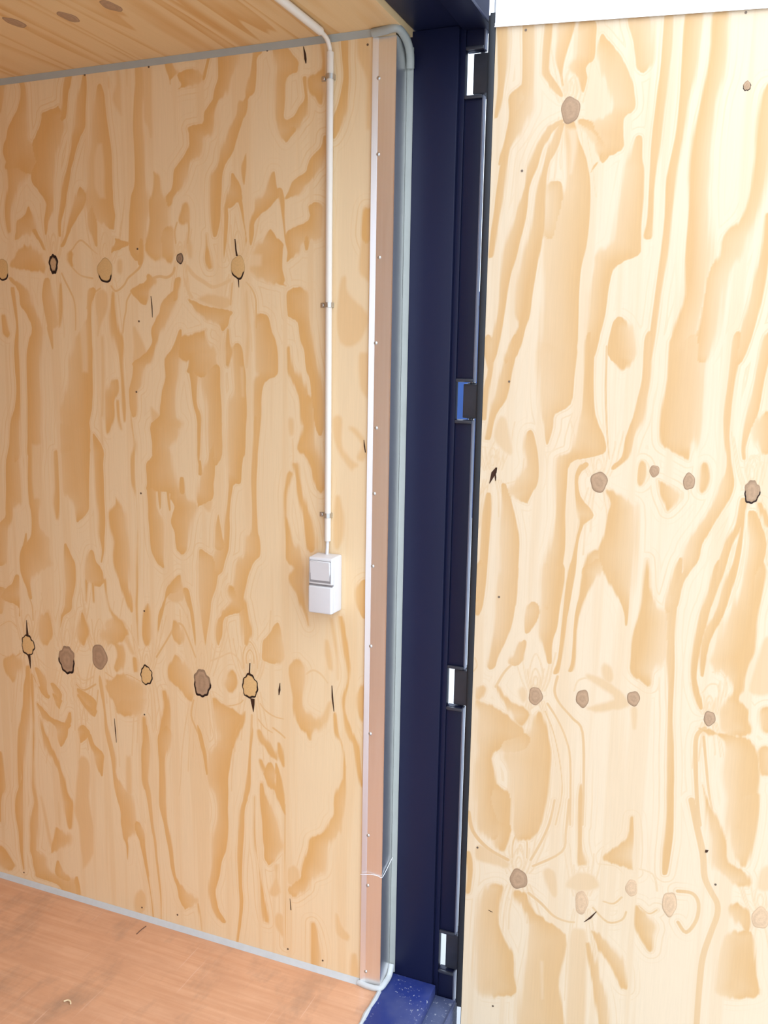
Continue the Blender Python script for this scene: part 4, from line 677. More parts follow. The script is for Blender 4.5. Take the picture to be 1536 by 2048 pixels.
GRAIN_DOOR=[
('c',0,[11,2302,2,2293,5,2225,7,2168,3,2110,6,2106,17,2301,26,2292,29,2224,23,2167,13,2110,9,2106]),
('c',0,[64,2294,55,2286,57,2222,56,2166,37,2128,34,2109,27,2071,18,2033,14,2011,69,2294,79,2285,81,2221,84,2164,86,2126,78,2107,60,2069,34,2033,18,2011]),
('c',0,[107,2290,100,2283,98,2201,103,2182,120,2158,133,2147,141,2141,110,2289,116,2282,114,2200,123,2181,140,2157,145,2146,144,2141]),
('c',0,[142,2293,128,2285,127,2256,125,2218,135,2188,140,2165,142,2162,149,2292,161,2283,155,2254,145,2217,142,2187,146,2165,144,2162]),
('c',0,[183,2290,169,2282,166,2253,165,2216,150,2198,174,2178,182,2152,184,2149,190,2290,204,2280,205,2251,204,2214,189,2196,194,2177,187,2151,185,2149]),
('c',0,[282,2291,265,2283,279,2239,286,2209,289,2191,297,2182,293,2290,314,2280,317,2237,318,2207,312,2189,302,2181]),
('c',0,[216,2259,213,2254,207,2229,208,2210,221,2176,235,2145,244,2115,229,2100,179,2087,196,2064,217,2035,225,2012,210,1991,218,2259,224,2253,249,2226,262,2207,279,2173,287,2143,290,2113,272,2099,269,2084,270,2061,268,2033,219,2012,209,1991]),
('v',3.4,[152,2149,151,2183,162,2196,174,2186,180,2152]),
('v',2.6,[158,2153,159,2175,166,2179,171,2156]),
('c',0,[343,2295,336,2288,336,2201,331,2127,327,2053,328,1977,329,1900,324,1862,330,1854,347,2295,354,2286,353,2200,350,2126,346,2052,339,1977,340,1900,341,1861,334,1854]),
('c',0,[389,2296,376,2288,375,2198,375,2125,372,2051,362,1976,362,1900,359,1822,353,1744,349,1684,346,1618,350,1595,397,2295,409,2286,405,2197,393,2124,387,2051,379,1976,377,1899,375,1822,368,1744,364,1684,359,1618,353,1595]),
('s',0,[440,2289,428,2281,427,2195,418,2123,408,2050,406,1975,407,1899,409,1822,411,1743,399,1684,390,1619,405,1596,448,2288,460,2279,464,2193,451,2122,445,2048,447,1974,453,1898,462,1821,461,1743,446,1684,437,1620,416,1596]),
('c',0,[301,2061,294,2054,285,2017,278,1994,272,1940,265,1882,256,1847,225,1824,224,1804,216,1764,216,1703,216,1616,222,1593,304,2061,309,2054,312,2016,317,1993,319,1939,318,1881,319,1846,316,1823,274,1803,261,1764,256,1703,238,1617,227,1593]),
('c',0,[158,2099,151,2090,149,2060,151,2021,154,1963,124,1905,121,1845,122,1784,122,1723,118,1615,150,1592,162,2098,171,2090,181,2059,199,2020,210,1961,211,1903,208,1844,199,1784,198,1723,199,1616,168,1592]),
('m',0,[156,2079,166,2040,166,1990,176,2078,178,2040,170,1990]),
('c',0,[134,1976,121,1968,120,1905,120,1865,129,1855,141,1976,153,1967,157,1904,146,1864,135,1855]),
('c',0,[55,2171,32,2151,33,2119,31,2084,21,2026,11,1947,5,1887,1,1826,5,1821,66,2171,84,2148,74,2117,55,2083,37,2025,30,1946,20,1887,12,1826,7,1821]),
('c',0,[146,2099,127,2091,108,2077,89,2043,75,2004,72,1965,58,1926,47,1886,33,1826,27,1765,25,1703,9,1613,13,1589,150,2099,147,2091,128,2076,110,2042,99,2004,85,1965,82,1925,76,1886,62,1825,48,1764,42,1703,28,1614,17,1590]),
('c',0,[146,2092,139,2087,118,2042,107,2003,94,1945,88,1885,76,1825,64,1764,63,1703,72,1674,44,1614,46,1590,149,2092,151,2087,138,2041,120,2003,118,1944,119,1885,111,1825,102,1764,96,1703,89,1674,72,1614,52,1590]),
('c',0,[182,2098,179,2089,208,2058,213,2034,226,2015,231,2009,189,2098,211,2088,244,2056,253,2033,238,2014,233,2009]),
('c',0,[283,1697,273,1687,266,1663,264,1617,291,1594,289,1697,301,1687,314,1663,327,1618,305,1594]),
('s',0,[539,2146,531,2126,528,2063,529,2008,526,1953,513,1897,478,1859,474,1821,454,1782,449,1743,446,1684,437,1620,448,1597,544,2146,552,2125,557,2062,551,2007,548,1952,542,1896,530,1858,519,1820,499,1782,491,1743,488,1685,475,1620,456,1597]),
('c',0,[563,1902,557,1896,556,1820,546,1763,535,1704,517,1621,522,1598,566,1902,571,1895,570,1820,568,1763,562,1705,543,1621,528,1598]),
('c',0,[4,1657,-5,1633,8,1581,1,1538,-1,1474,3,1469,11,1657,24,1633,21,1581,14,1539,10,1474,5,1469]),
('c',0,[64,1658,52,1634,38,1582,27,1539,19,1509,16,1483,7,1430,11,1424,69,1658,72,1634,63,1582,57,1540,49,1509,33,1483,22,1431,15,1424]),
('c',0,[148,1667,116,1643,119,1562,124,1507,127,1486,135,1456,143,1422,145,1419,166,1667,199,1644,198,1564,193,1509,161,1487,158,1457,149,1422,147,1419]),
('c',0,[222,1667,215,1644,217,1564,218,1501,208,1467,201,1437,196,1407,169,1393,166,1380,166,1328,169,1262,162,1195,151,1150,148,1053,163,1028,227,1667,235,1644,237,1564,243,1502,253,1469,267,1440,273,1410,249,1396,200,1381,194,1329,193,1264,196,1198,194,1153,189,1057,172,1029]),
('l',3.0,[262,1635,265,1544,272,1461,281,1393]),
('s',0,[284,1668,264,1644,282,1602,295,1586,298,1583,296,1668,322,1645,314,1603,303,1586,300,1583]),
('c',0,[345,1668,338,1645,338,1567,331,1525,325,1484,312,1441,306,1399,287,1377,287,1369,350,1668,358,1645,358,1567,351,1526,346,1484,332,1442,323,1399,303,1377,290,1369]),
('s',0,[415,1669,387,1646,388,1568,382,1506,384,1444,394,1423,439,1400,445,1397,431,1669,460,1647,466,1569,466,1508,463,1447,453,1426,447,1400,447,1397]),
('c',0,[522,1670,512,1647,512,1570,509,1510,514,1448,522,1387,510,1345,497,1302,477,1258,452,1214,447,1179,452,1153,430,1126,418,1075,425,1051,527,1670,534,1647,527,1570,524,1510,525,1449,534,1387,541,1346,529,1304,508,1260,488,1216,483,1182,468,1155,454,1127,447,1078,431,1051]),
('c',0,[583,1670,572,1648,565,1571,555,1511,550,1470,548,1429,552,1405,555,1401,588,1670,594,1648,584,1572,578,1511,566,1471,558,1430,560,1405,557,1401]),
('s',0,[593,1505,583,1495,570,1463,589,1423,600,1414,598,1505,605,1496,608,1464,611,1423,605,1414]),
('v',3.4,[570,1372,569,1401,582,1412,593,1390,593,1365]),
('c',0,[105,1450,99,1442,96,1412,102,1369,74,1332,62,1305,97,1289,107,1284,109,1450,116,1443,124,1413,130,1370,130,1335,118,1308,110,1290,110,1284]),
('w',0,[42,1480,34,1470,26,1431,49,1401,62,1392,46,1480,55,1471,65,1432,71,1402,67,1392]),
('v',3.0,[22,1374,23,1405,35,1425,51,1406,50,1371]),
('v',2.6,[31,1374,36,1403,44,1375]),
('c',0,[52,1328,48,1322,54,1278,52,1211,53,1143,54,1045,70,1020,55,1328,61,1323,76,1279,92,1213,95,1146,94,1049,78,1021]),
('c',0,[19,1305,14,1298,7,1231,6,1140,11,1117,-2,1041,2,1015,22,1305,27,1299,27,1232,24,1141,23,1118,17,1042,7,1015]),
('v',3.0,[-4,1293,17,1321]),
('v',3.0,[57,1327,91,1342,97,1386]),
('c',0,[231,1384,217,1374,209,1352,212,1308,220,1265,224,1243,217,1199,208,1131,207,1058,208,1032,235,1384,238,1375,218,1352,224,1309,256,1267,236,1244,226,1199,223,1132,214,1059,210,1032]),
('s',0,[276,1326,278,1316,292,1295,285,1269,279,1225,265,1180,284,1137,328,1068,341,1044,281,1326,303,1317,341,1298,347,1272,349,1229,352,1186,351,1142,346,1069,345,1044]),
('s',0,[265,1190,248,1179,238,1134,232,1060,231,1034,272,1191,282,1181,263,1135,242,1061,234,1034]),
('s',0,[350,1391,344,1383,341,1362,342,1345,347,1338,353,1391,360,1384,365,1363,358,1346,351,1338]),
('s',0,[477,1392,472,1385,470,1360,471,1334,477,1327,481,1393,487,1385,493,1361,487,1335,480,1327]),
('s',0,[386,1351,387,1347,392,1322,402,1301,407,1289,409,1285,388,1351,395,1348,436,1324,426,1302,415,1289,411,1285]),
('c',0,[562,1321,555,1314,548,1263,525,1197,510,1132,499,1082,501,1057,566,1322,571,1314,563,1264,545,1199,530,1133,519,1083,505,1057]),
('c',0,[563,1301,560,1297,561,1242,550,1178,531,1084,532,1060,565,1301,568,1298,569,1243,566,1179,547,1086,535,1060]),
('c',0,[578,1295,573,1285,578,1222,575,1158,572,1088,584,1064,583,1295,592,1286,617,1225,610,1161,607,1091,592,1065]),
('s',0,[596,1311,594,1307,609,1266,619,1259,597,1311,602,1308,625,1267,622,1260]),
('w',0,[376,1149,371,1143,371,1071,379,1047,379,1150,384,1144,388,1073,382,1047]),
('c',0,[7,1149,-5,1122,-2,1052,3,1046,12,1149,21,1124,12,1053,6,1046]),
('c',0,[73,1158,54,1131,45,1066,45,1016,39,966,36,925,32,895,38,886,82,1159,96,1134,93,1070,90,1020,78,970,60,928,52,897,42,887]),
('c',0,[129,1059,117,1047,111,1022,115,988,119,981,135,1059,145,1049,146,1025,129,989,122,982]),
('c',0,[113,967,102,957,89,931,80,910,90,900,117,967,121,959,117,933,114,913,97,900]),
('c',0,[167,1165,146,1138,148,1050,147,1001,149,976,159,952,170,918,175,914,178,1166,198,1141,192,1053,189,1004,181,979,178,954,179,919,177,915]),
('c',0,[212,1163,207,1137,200,1030,193,931,185,895,189,890,214,1163,216,1138,209,1030,202,931,197,896,191,890]),
('c',0,[263,1171,237,1144,239,1110,225,1032,223,933,218,903,221,898,273,1172,286,1148,262,1112,234,1033,232,934,229,904,224,898]),
('c',0,[308,1174,292,1148,317,1087,333,1050,337,1022,340,1019,320,1175,345,1152,344,1090,344,1051,343,1023,341,1019]),
('s',0,[373,1174,372,1149,370,1092,364,1044,354,995,353,946,355,912,383,890,395,883,375,1174,379,1150,388,1093,435,1050,438,1002,432,954,404,917,401,892,399,883]),
('c',0,[443,1184,434,1158,420,1072,425,1001,434,930,439,857,443,759,450,659,458,543,465,517,447,1184,450,1159,444,1074,444,1003,449,931,452,859,459,761,466,662,471,545,468,517]),
('l',6.0,[54,846,72,883,90,905]),
('s',0,[55,851,54,846,69,817,90,788,100,769,113,759,57,851,63,847,84,819,133,793,129,772,120,760]),
('w',0,[113,851,107,841,113,822,119,816,117,852,126,843,127,823,122,816]),
('s',0,[19,848,8,836,6,815,13,806,24,849,32,839,28,818,18,806]),
('v',3.2,[129,879,133,910,143,936,156,912,163,878]),
('l',3.2,[3,912,8,892,-6,871]),
('l',6.0,[195,886,190,850,203,821,233,789,258,757,267,635,270,527]),
('l',5.1,[175,818,200,781,221,737,234,682,242,523]),
('l',4.1,[171,798,192,749,210,679,219,602,208,518]),
('v',3.7,[142,805,128,793]),
('w',0,[259,898,260,888,289,871,322,845,264,818,284,809,267,899,297,891,325,875,354,848,355,828,304,812]),
('w',0,[297,927,291,915,297,891,308,882,302,927,314,918,320,894,313,882]),
('v',4.6,[234,855,242,881,269,889,298,872]),
('s',0,[9,811,6,800,7,769,7,717,11,675,7,627,15,548,23,479,65,456,15,812,36,803,85,778,126,731,55,681,59,634,75,556,107,491,83,459]),
('s',0,[156,795,148,785,126,731,75,683,96,639,99,560,102,491,127,466,160,795,167,787,183,738,192,698,192,651,186,572,172,501,143,468]),
('s',0,[83,737,49,722,75,683,107,676,104,739,145,733,147,692,123,678]),
('c',0,[520,1184,511,1159,504,1102,491,1054,486,1007,485,959,486,911,495,873,506,845,511,841,524,1185,527,1160,521,1104,512,1056,503,1008,498,960,497,912,508,874,515,846,513,841]),
('c',0,[557,1187,545,1162,527,1081,510,1032,502,984,505,922,507,919,560,1187,562,1163,549,1083,531,1034,517,986,511,923,509,920]),
('s',0,[601,1190,579,1164,564,1107,546,1059,537,1011,523,972,520,948,561,919,576,891,561,870,545,845,547,821,558,792,585,785,611,1191,623,1167,618,1111,613,1065,613,1018,612,981,605,956,599,923,598,894,591,874,609,852,611,828,618,800,598,787]),
('w',0,[635,1021,626,1010,614,948,606,895,625,886,639,1021,647,1012,652,952,656,900,636,887]),
('s',0,[644,861,635,850,643,812,652,803,649,862,660,853,664,815,657,803]),
('v',3.7,[512,880,524,900,541,902,547,883]),
('v',3.7,[560,875,562,904,547,932,530,930]),
('s',0,[507,797,523,788,559,778,570,750,569,700,584,627,589,563,612,539,514,798,554,792,611,784,634,758,643,710,644,636,644,571,624,541]),
('l',9.2,[523,798,507,777,509,717,520,619,529,565]),
('l',5.5,[522,778,531,720,543,647,562,570]),
('s',0,[649,770,639,758,647,710,658,701,655,771,668,762,672,714,664,702]),
('w',0,[366,833,360,824,367,780,372,775,370,834,378,826,379,781,375,775]),
('s',0,[51,600,27,568,42,505,58,469,69,439,79,428,67,602,98,578,101,514,103,476,94,442,85,429]),
('s',0,[127,610,102,579,111,515,142,477,149,470,142,612,171,588,174,524,157,479,152,471]),
('l',3.2,[110,418,111,461,127,493,143,466,145,423]),
('v',2.8,[122,430,128,456,137,433]),
('l',6.0,[203,581,194,522,177,471,154,419]),
('l',6.0,[236,586,233,506,226,452,160,404]),
('s',0,[260,628,257,600,261,484,266,431,275,423,262,628,266,601,272,486,285,434,279,424]),
('l',9.2,[1,521,13,473,49,435,100,411]),
('w',0,[26,438,19,425,25,399,61,393,92,387,35,440,59,432,95,410,106,401,102,388]),
('s',0,[-1,419,-6,410,1,367,0,312,5,306,2,419,10,413,19,370,13,314,7,307]),
('s',0,[379,563,376,559,372,511,335,474,322,446,375,433,394,426,381,563,383,560,389,514,393,483,394,457,393,436,398,427]),
('c',0,[457,654,453,627,456,539,453,477,456,435,460,430,461,655,468,629,474,542,471,480,467,437,463,431]),
('l',13.8,[507,623,522,565,541,496,549,440,565,406,581,378,583,347,573,302,560,236,558,160,559,60]),
('s',0,[526,664,534,638,543,578,556,529,560,478,579,455,608,434,632,427,528,664,538,639,570,582,587,533,599,484,636,465,647,441,640,428]),
('s',0,[607,675,583,645,589,559,606,511,622,483,630,475,621,676,648,654,650,568,645,517,639,485,634,475]),
('s',0,[616,384,604,371,610,346,634,329,649,321,624,386,643,378,654,354,656,333,654,321]),
('s',0,[627,318,600,302,586,246,586,193,589,145,632,141,642,321,666,314,671,262,679,211,692,165,654,146]),
('w',0,[677,487,666,474,661,433,674,424,682,488,692,479,696,438,682,425]),
('s',0,[69,346,48,331,34,295,31,227,29,141,31,84,43,40,81,36,79,348,93,338,89,304,87,237,121,159,128,103,135,59,102,40]),
('s',0,[124,333,119,320,151,276,158,222,147,135,139,77,139,-51,187,-72,131,334,149,325,171,280,247,238,241,153,239,97,256,-26,213,-66]),
('m',0,[191,155,198,54,196,156,201,55]),
('l',6.4,[153,332,184,310,215,282,245,273,264,274]),
('l',5.5,[305,320,341,288,373,299,382,322]),
('l',4.6,[328,340,352,338,370,358]),
('s',0,[401,343,400,336,402,293,414,263,434,234,442,228,405,344,414,338,453,302,451,270,448,237,445,229]),
('l',4.6,[409,343,433,326,451,339]),
('v',4.6,[313,434,351,434,371,416]),
('v',4.6,[398,437,436,427,448,387]),
('l',7.8,[493,394,525,394,541,371,539,328,519,293,499,316]),
('s',0,[305,261,304,254,326,214,352,175,379,125,390,117,308,262,319,256,359,220,390,182,398,128,394,117]),
('s',0,[295,227,292,219,310,139,323,85,340,-8,353,-36,298,227,306,221,330,143,352,91,363,-3,358,-35]),
('w',0,[271,260,256,245,256,156,260,-25,278,-52,279,261,295,252,299,165,304,-16,287,-50]),
('w',0,[270,406,249,391,240,363,271,356,283,408,306,400,317,375,288,359]),
('w',0,[194,405,185,392,197,355,207,335,215,329,200,406,214,396,221,359,222,338,218,330]),
('v',2.3,[266,247,276,2]),
('v',2.3,[280,250,294,6]),
('v',2.2,[153,2131,148,2143,143,2160,139,2181,136,2201,133,2214]),
('v',2.2,[145,2131,137,2149,131,2173,124,2202,117,2231,114,2249]),
('v',4,[137,2132,129,2149,119,2172,112,2201,104,2229,101,2246]),
('v',2.2,[168,2130,171,2142,175,2157,177,2177,178,2196,179,2207]),
('v',3,[175,2130,180,2145,184,2164,186,2189,188,2214,189,2229]),
('v',2.2,[185,2129,189,2146,194,2168,197,2195,200,2222,202,2238]),
('v',2.2,[155,2102,150,2087,148,2067,147,2041,145,2016,147,2000]),
('v',3,[145,2102,142,2084,138,2059,137,2027,136,1995,134,1976]),
('v',4,[138,2102,132,2077,127,2042,123,1998,121,1953,121,1926]),
('v',3,[169,2101,174,2084,179,2062,181,2034,183,2005,186,1988]),
('v',2.2,[178,2101,184,2077,190,2046,194,2007,199,1967,202,1944]),
('v',4,[187,2100,194,2077,202,2045,212,2005,218,1965,223,1941]),
('v',2.4,[165,2150,163,2145,160,2143,157,2145,154,2150,153,2156,153,2163,155,2170,158,2174,161,2170,164,2163,165,2156,165,2150]),
('v',2.4,[171,2148,167,2138,160,2134,154,2138,149,2148,146,2161,147,2174,151,2188,157,2196,163,2189,169,2175,171,2161,171,2148]),
('v',4,[254,1354,249,1362,247,1373,243,1388,241,1402,239,1411]),
('v',2.2,[247,1353,239,1366,232,1383,226,1404,221,1426,219,1439]),
('v',4,[239,1353,229,1371,218,1394,209,1424,200,1454,195,1472]),
('v',2.2,[268,1354,271,1363,274,1375,276,1389,277,1404,277,1412]),
('v',2.2,[276,1355,281,1366,285,1382,288,1401,292,1420,292,1431]),
('v',2.2,[284,1355,290,1370,297,1390,301,1415,306,1439,308,1454]),
('v',4,[255,1328,253,1313,251,1293,250,1269,250,1244,250,1229]),
('v',3,[248,1328,245,1305,240,1275,238,1237,238,1199,237,1176]),
('v',2.2,[240,1327,234,1303,226,1271,221,1230,216,1190,214,1165]),
('v',3,[270,1329,274,1316,277,1299,282,1278,284,1256,284,1243]),
('v',4,[277,1329,284,1307,290,1278,295,1242,300,1205,303,1183]),
('v',3,[286,1329,293,1306,302,1276,309,1237,316,1197,320,1174]),
('v',2.4,[266,1371,264,1367,261,1365,258,1366,255,1370,254,1376,255,1382,256,1388,259,1392,262,1389,265,1383,266,1377,266,1371]),
('v',2.4,[271,1370,267,1361,262,1357,255,1360,250,1368,248,1379,249,1392,252,1404,258,1412,264,1406,269,1394,272,1382,271,1370]),
('v',3,[22,1357,17,1365,14,1375,11,1388,10,1401,8,1409]),
('v',4,[14,1357,9,1370,3,1387,-2,1409,-5,1430,-8,1443]),
('v',4,[8,1356,2,1371,-4,1390,-10,1414,-16,1438,-18,1452]),
('v',3,[34,1357,37,1365,38,1375,40,1387,41,1399,41,1407]),
('v',3,[41,1358,44,1369,48,1384,51,1402,52,1420,53,1431]),
('v',2.2,[48,1358,53,1375,61,1397,67,1424,70,1451,73,1467]),
('v',4,[23,1334,19,1323,17,1308,15,1289,14,1270,13,1259]),
('v',2.2,[15,1334,10,1317,8,1295,5,1267,4,1238,1,1221]),
('v',4,[8,1334,5,1315,0,1291,-2,1260,-5,1229,-6,1210]),
('v',4,[35,1335,38,1322,42,1306,44,1284,45,1263,46,1250]),
('v',2.2,[41,1335,45,1321,51,1303,56,1279,59,1256,60,1241]),
('v',4,[47,1336,55,1313,63,1282,72,1243,78,1204,82,1181]),
('v',2.4,[31,1372,30,1368,27,1367,25,1368,22,1371,21,1377,22,1382,24,1387,26,1391,29,1388,31,1383,32,1377,31,1372]),
('v',2.4,[36,1371,33,1363,28,1360,22,1362,18,1370,16,1380,17,1390,20,1401,25,1408,31,1403,35,1392,37,1381,36,1371]),
('v',4,[570,1349,568,1359,563,1373,559,1390,557,1407,556,1417]),
('v',4,[564,1348,558,1363,550,1384,543,1409,536,1435,532,1450]),
('v',3,[557,1348,550,1365,543,1387,536,1416,530,1444,527,1461]),
('v',3,[584,1349,585,1361,586,1377,587,1397,587,1416,586,1428]),
('v',3,[590,1350,593,1364,596,1384,598,1408,598,1432,598,1446]),
('v',4,[596,1350,600,1371,603,1398,606,1432,607,1466,606,1486]),
('v',2.2,[574,1320,571,1307,568,1290,568,1269,568,1247,568,1234]),
('v',2.2,[567,1320,564,1296,561,1264,561,1225,560,1184,560,1160]),
('v',2.2,[560,1320,555,1297,552,1266,549,1227,548,1188,546,1164]),
('v',4,[585,1321,590,1307,594,1288,598,1264,602,1239,605,1225]),
('v',4,[591,1321,599,1300,605,1272,613,1236,617,1200,621,1178]),
('v',3,[599,1322,605,1294,614,1257,621,1211,627,1164,632,1136]),
('v',2.4,[580,1368,578,1363,576,1361,573,1362,571,1367,570,1373,570,1380,571,1387,573,1391,576,1388,579,1381,580,1374,580,1368]),
('v',2.4,[585,1366,582,1357,577,1353,571,1356,567,1365,564,1377,564,1390,567,1404,571,1412,577,1406,582,1392,585,1379,585,1366]),
('v',3,[141,845,136,852,133,862,129,875,126,888,125,896]),
('v',2.2,[134,844,129,856,124,871,119,891,115,910,114,922]),
('v',2.2,[126,843,119,857,111,876,103,900,96,923,93,937]),
('v',4,[153,846,157,855,159,866,161,879,162,893,164,901]),
('v',4,[160,847,164,857,168,871,171,887,174,904,175,914]),
('v',4,[167,848,173,862,178,881,181,904,186,928,188,942]),
('v',4,[141,821,138,809,136,795,135,776,134,758,132,747]),
('v',3,[135,820,131,798,127,770,122,734,121,698,121,676]),
('v',2.2,[128,819,124,795,122,762,119,721,119,680,119,656]),
('v',3,[153,822,157,812,163,798,165,780,168,762,168,751]),
('v',2.2,[160,823,167,803,172,776,179,743,184,709,186,689]),
('v',4,[167,823,175,798,183,764,191,721,200,677,204,651]),
('v',2.4,[150,862,149,858,146,856,143,857,141,861,140,866,141,872,142,878,145,881,148,879,150,873,151,867,150,862]),
('v',2.4,[155,861,152,852,147,849,141,851,137,858,135,869,136,880,139,893,144,900,149,895,154,883,156,872,155,861]),
('v',2.2,[525,831,523,838,519,847,518,858,516,870,514,877]),
('v',4,[520,831,517,840,512,852,507,867,504,883,502,892]),
('v',2.2,[515,830,508,841,501,855,494,873,488,891,485,902]),
('v',3,[535,832,537,838,539,846,540,856,541,866,541,871]),
('v',2.2,[540,833,544,845,545,861,547,880,547,900,547,911]),
('v',3,[546,833,550,848,552,868,556,892,557,916,558,930]),
('v',3,[527,812,526,803,524,792,523,778,524,764,524,756]),
('v',2.2,[522,811,520,797,518,779,517,756,516,733,515,719]),
('v',4,[516,811,512,794,508,772,505,744,504,717,503,700]),
('v',2.2,[537,813,540,802,543,787,545,768,548,750,549,738]),
('v',3,[542,814,547,802,551,786,555,767,559,747,561,735]),
('v',2.2,[547,814,554,794,561,766,569,732,574,697,578,676]),
('v',2.4,[533,845,532,841,530,840,528,841,526,844,525,848,525,853,526,858,528,860,530,858,532,854,533,849,533,845]),
('v',2.4,[537,844,534,837,530,834,526,836,522,842,521,850,521,860,523,869,527,875,531,871,535,862,537,853,537,844]),
('v',4,[118,378,114,388,109,402,105,420,101,438,102,449]),
('v',3,[110,377,102,389,96,406,91,427,86,448,83,461]),
('v',3,[99,375,92,391,82,413,74,441,67,468,63,485]),
('v',2.2,[135,381,139,391,143,405,147,422,150,439,150,449]),
('v',4,[145,382,151,399,156,420,160,446,163,472,165,488]),
('v',2.2,[153,384,164,402,171,425,181,454,187,482,191,499]),
('v',2.2,[118,349,115,331,113,307,109,276,109,246,109,228]),
('v',3,[111,348,105,325,99,295,96,258,95,221,93,198]),
('v',4,[101,346,92,315,86,273,78,221,73,169,70,138]),
('v',3,[136,352,140,337,147,318,148,292,153,267,153,252]),
('v',4,[147,354,152,335,157,311,163,280,167,249,167,229]),
('v',2.2,[154,355,165,331,176,299,189,258,198,217,202,192]),
('v',2.4,[132,400,130,394,126,392,123,393,120,397,119,404,119,410,122,418,125,423,129,420,132,413,133,406,132,400]),
('v',2.4,[139,399,134,388,127,383,120,385,114,394,111,407,113,421,117,435,124,445,131,439,137,426,140,412,139,399]),
('v',2.2,[272,345,268,356,264,371,261,391,257,410,256,422]),
('v',3,[266,344,261,363,255,390,249,423,246,457,242,477]),
('v',4,[259,342,252,366,244,397,236,435,229,474,227,498]),
('v',3,[283,346,286,358,288,374,290,393,289,412,290,424]),
('v',2.2,[290,348,293,365,297,387,298,414,300,442,300,458]),
('v',3,[297,349,303,369,309,396,315,428,318,460,321,480]),
('v',4,[273,310,271,289,270,261,269,225,270,190,269,168]),
('v',2.2,[267,309,263,283,260,250,258,207,258,165,257,139]),
('v',4,[261,308,256,271,253,222,252,160,252,98,252,61]),
('v',2.2,[286,312,290,293,293,267,297,234,301,201,301,181]),
('v',2.2,[293,314,297,286,304,250,312,205,317,159,320,131]),
('v',2.2,[298,314,307,276,315,223,325,157,334,90,338,49]),
('v',2.4,[281,369,279,363,277,360,274,362,272,367,271,375,271,383,273,391,275,397,277,393,280,385,281,377,281,369]),
('v',2.4,[285,368,282,356,278,350,272,353,268,364,266,379,266,395,269,413,273,423,279,415,283,399,285,384,285,368]),
('v',3,[667,371,662,383,657,398,653,417,649,436,647,448]),
('v',4,[660,370,651,381,643,397,636,417,629,437,625,449]),
('v',4,[652,369,642,386,632,410,622,439,615,470,611,488]),
('v',2.2,[681,374,686,384,689,398,691,414,691,430,692,440]),
('v',2.2,[690,375,695,392,701,414,704,440,704,466,705,482]),
('v',2.2,[698,377,703,398,705,427,708,462,710,496,709,517]),
('v',3,[669,341,668,323,667,298,668,267,667,236,669,218]),
('v',2.2,[662,340,658,314,654,280,653,239,652,196,651,171]),
('v',3,[654,339,647,310,645,274,640,227,638,181,637,153]),
('v',2.2,[684,344,690,326,696,302,702,272,705,241,707,223]),
('v',2.2,[694,346,701,321,708,287,716,245,722,201,726,175]),
('v',4,[700,347,710,319,718,280,728,231,735,182,741,153]),
('v',2.4,[678,393,677,388,674,386,670,387,668,391,666,398,666,405,668,413,671,417,674,414,677,407,679,400,678,393]),
('v',2.4,[684,393,680,382,675,377,668,379,663,388,660,401,660,415,663,431,669,440,676,434,681,420,684,407,684,393])]
WALL_KNOTS=[(-1.08,1.8217,0.021,0.0287,'t'),(-0.9046,1.8331,0.0149,0.0254,'b'),(-0.7385,1.8129,0.0236,0.031,'t'),(-0.5096,1.8366,0.0102,0.0131,'d'),(-0.3449,1.8113,0.0193,0.0278,'t'),(-1.061,0.7679,0.0243,0.0304,'r'),(-0.9202,0.7431,0.0287,0.0418,'k'),(-0.8047,0.7687,0.026,0.0366,'g'),(-0.6473,0.7401,0.0198,0.0273,'r'),(-0.4691,0.7437,0.0265,0.039,'k'),(-0.3226,0.7599,0.0237,0.0326,'r')]
DOOR_KNOTS=[(0.161,2.116,0.0193,0.0264,'g'),(0.5027,2.1451,0.0075,0.0093,'k'),(0.2622,1.3411,0.0181,0.0232,'g'),(0.3774,1.3706,0.0103,0.013,'g'),(0.4499,1.3512,0.0122,0.0183,'g'),(0.5781,1.3348,0.0158,0.0255,'k'),(0.147,0.8333,0.016,0.0219,'g'),(0.2536,0.8388,0.0145,0.0216,'g'),(0.3659,0.851,0.0141,0.0178,'g'),(0.5311,0.822,0.0125,0.0175,'g'),(0.1275,0.365,0.0214,0.0262,'g'),(0.2785,0.3284,0.015,0.0311,'p'),(0.3903,0.3849,0.0134,0.0216,'p'),(0.4774,0.3586,0.0165,0.0316,'p'),(0.6759,0.3576,0.0189,0.0272,'p')]
WALL_NAILS=[(-0.587,2.2854),(-0.4033,2.2895),(-0.2619,2.2878),(-0.7793,2.2861),(-0.0135,2.2729),(-0.6356,1.863),(-0.6375,1.6853),(-0.6519,1.5064),(-0.6474,1.2418),(-0.648,0.9209),(-0.6579,0.6243),(-1.1253,0.0326),(-0.6875,0.0315),(-0.5656,0.0414),(-0.2133,0.0357),(-0.1095,0.0319)]
DOOR_NAILS=[(0.0622,2.2766),(0.4897,2.2809),(0.0661,1.9988),(0.0569,1.5555),(0.0534,1.0635),(0.0255,0.4321),(0.5738,0.4243),(0.0787,0.0099)]
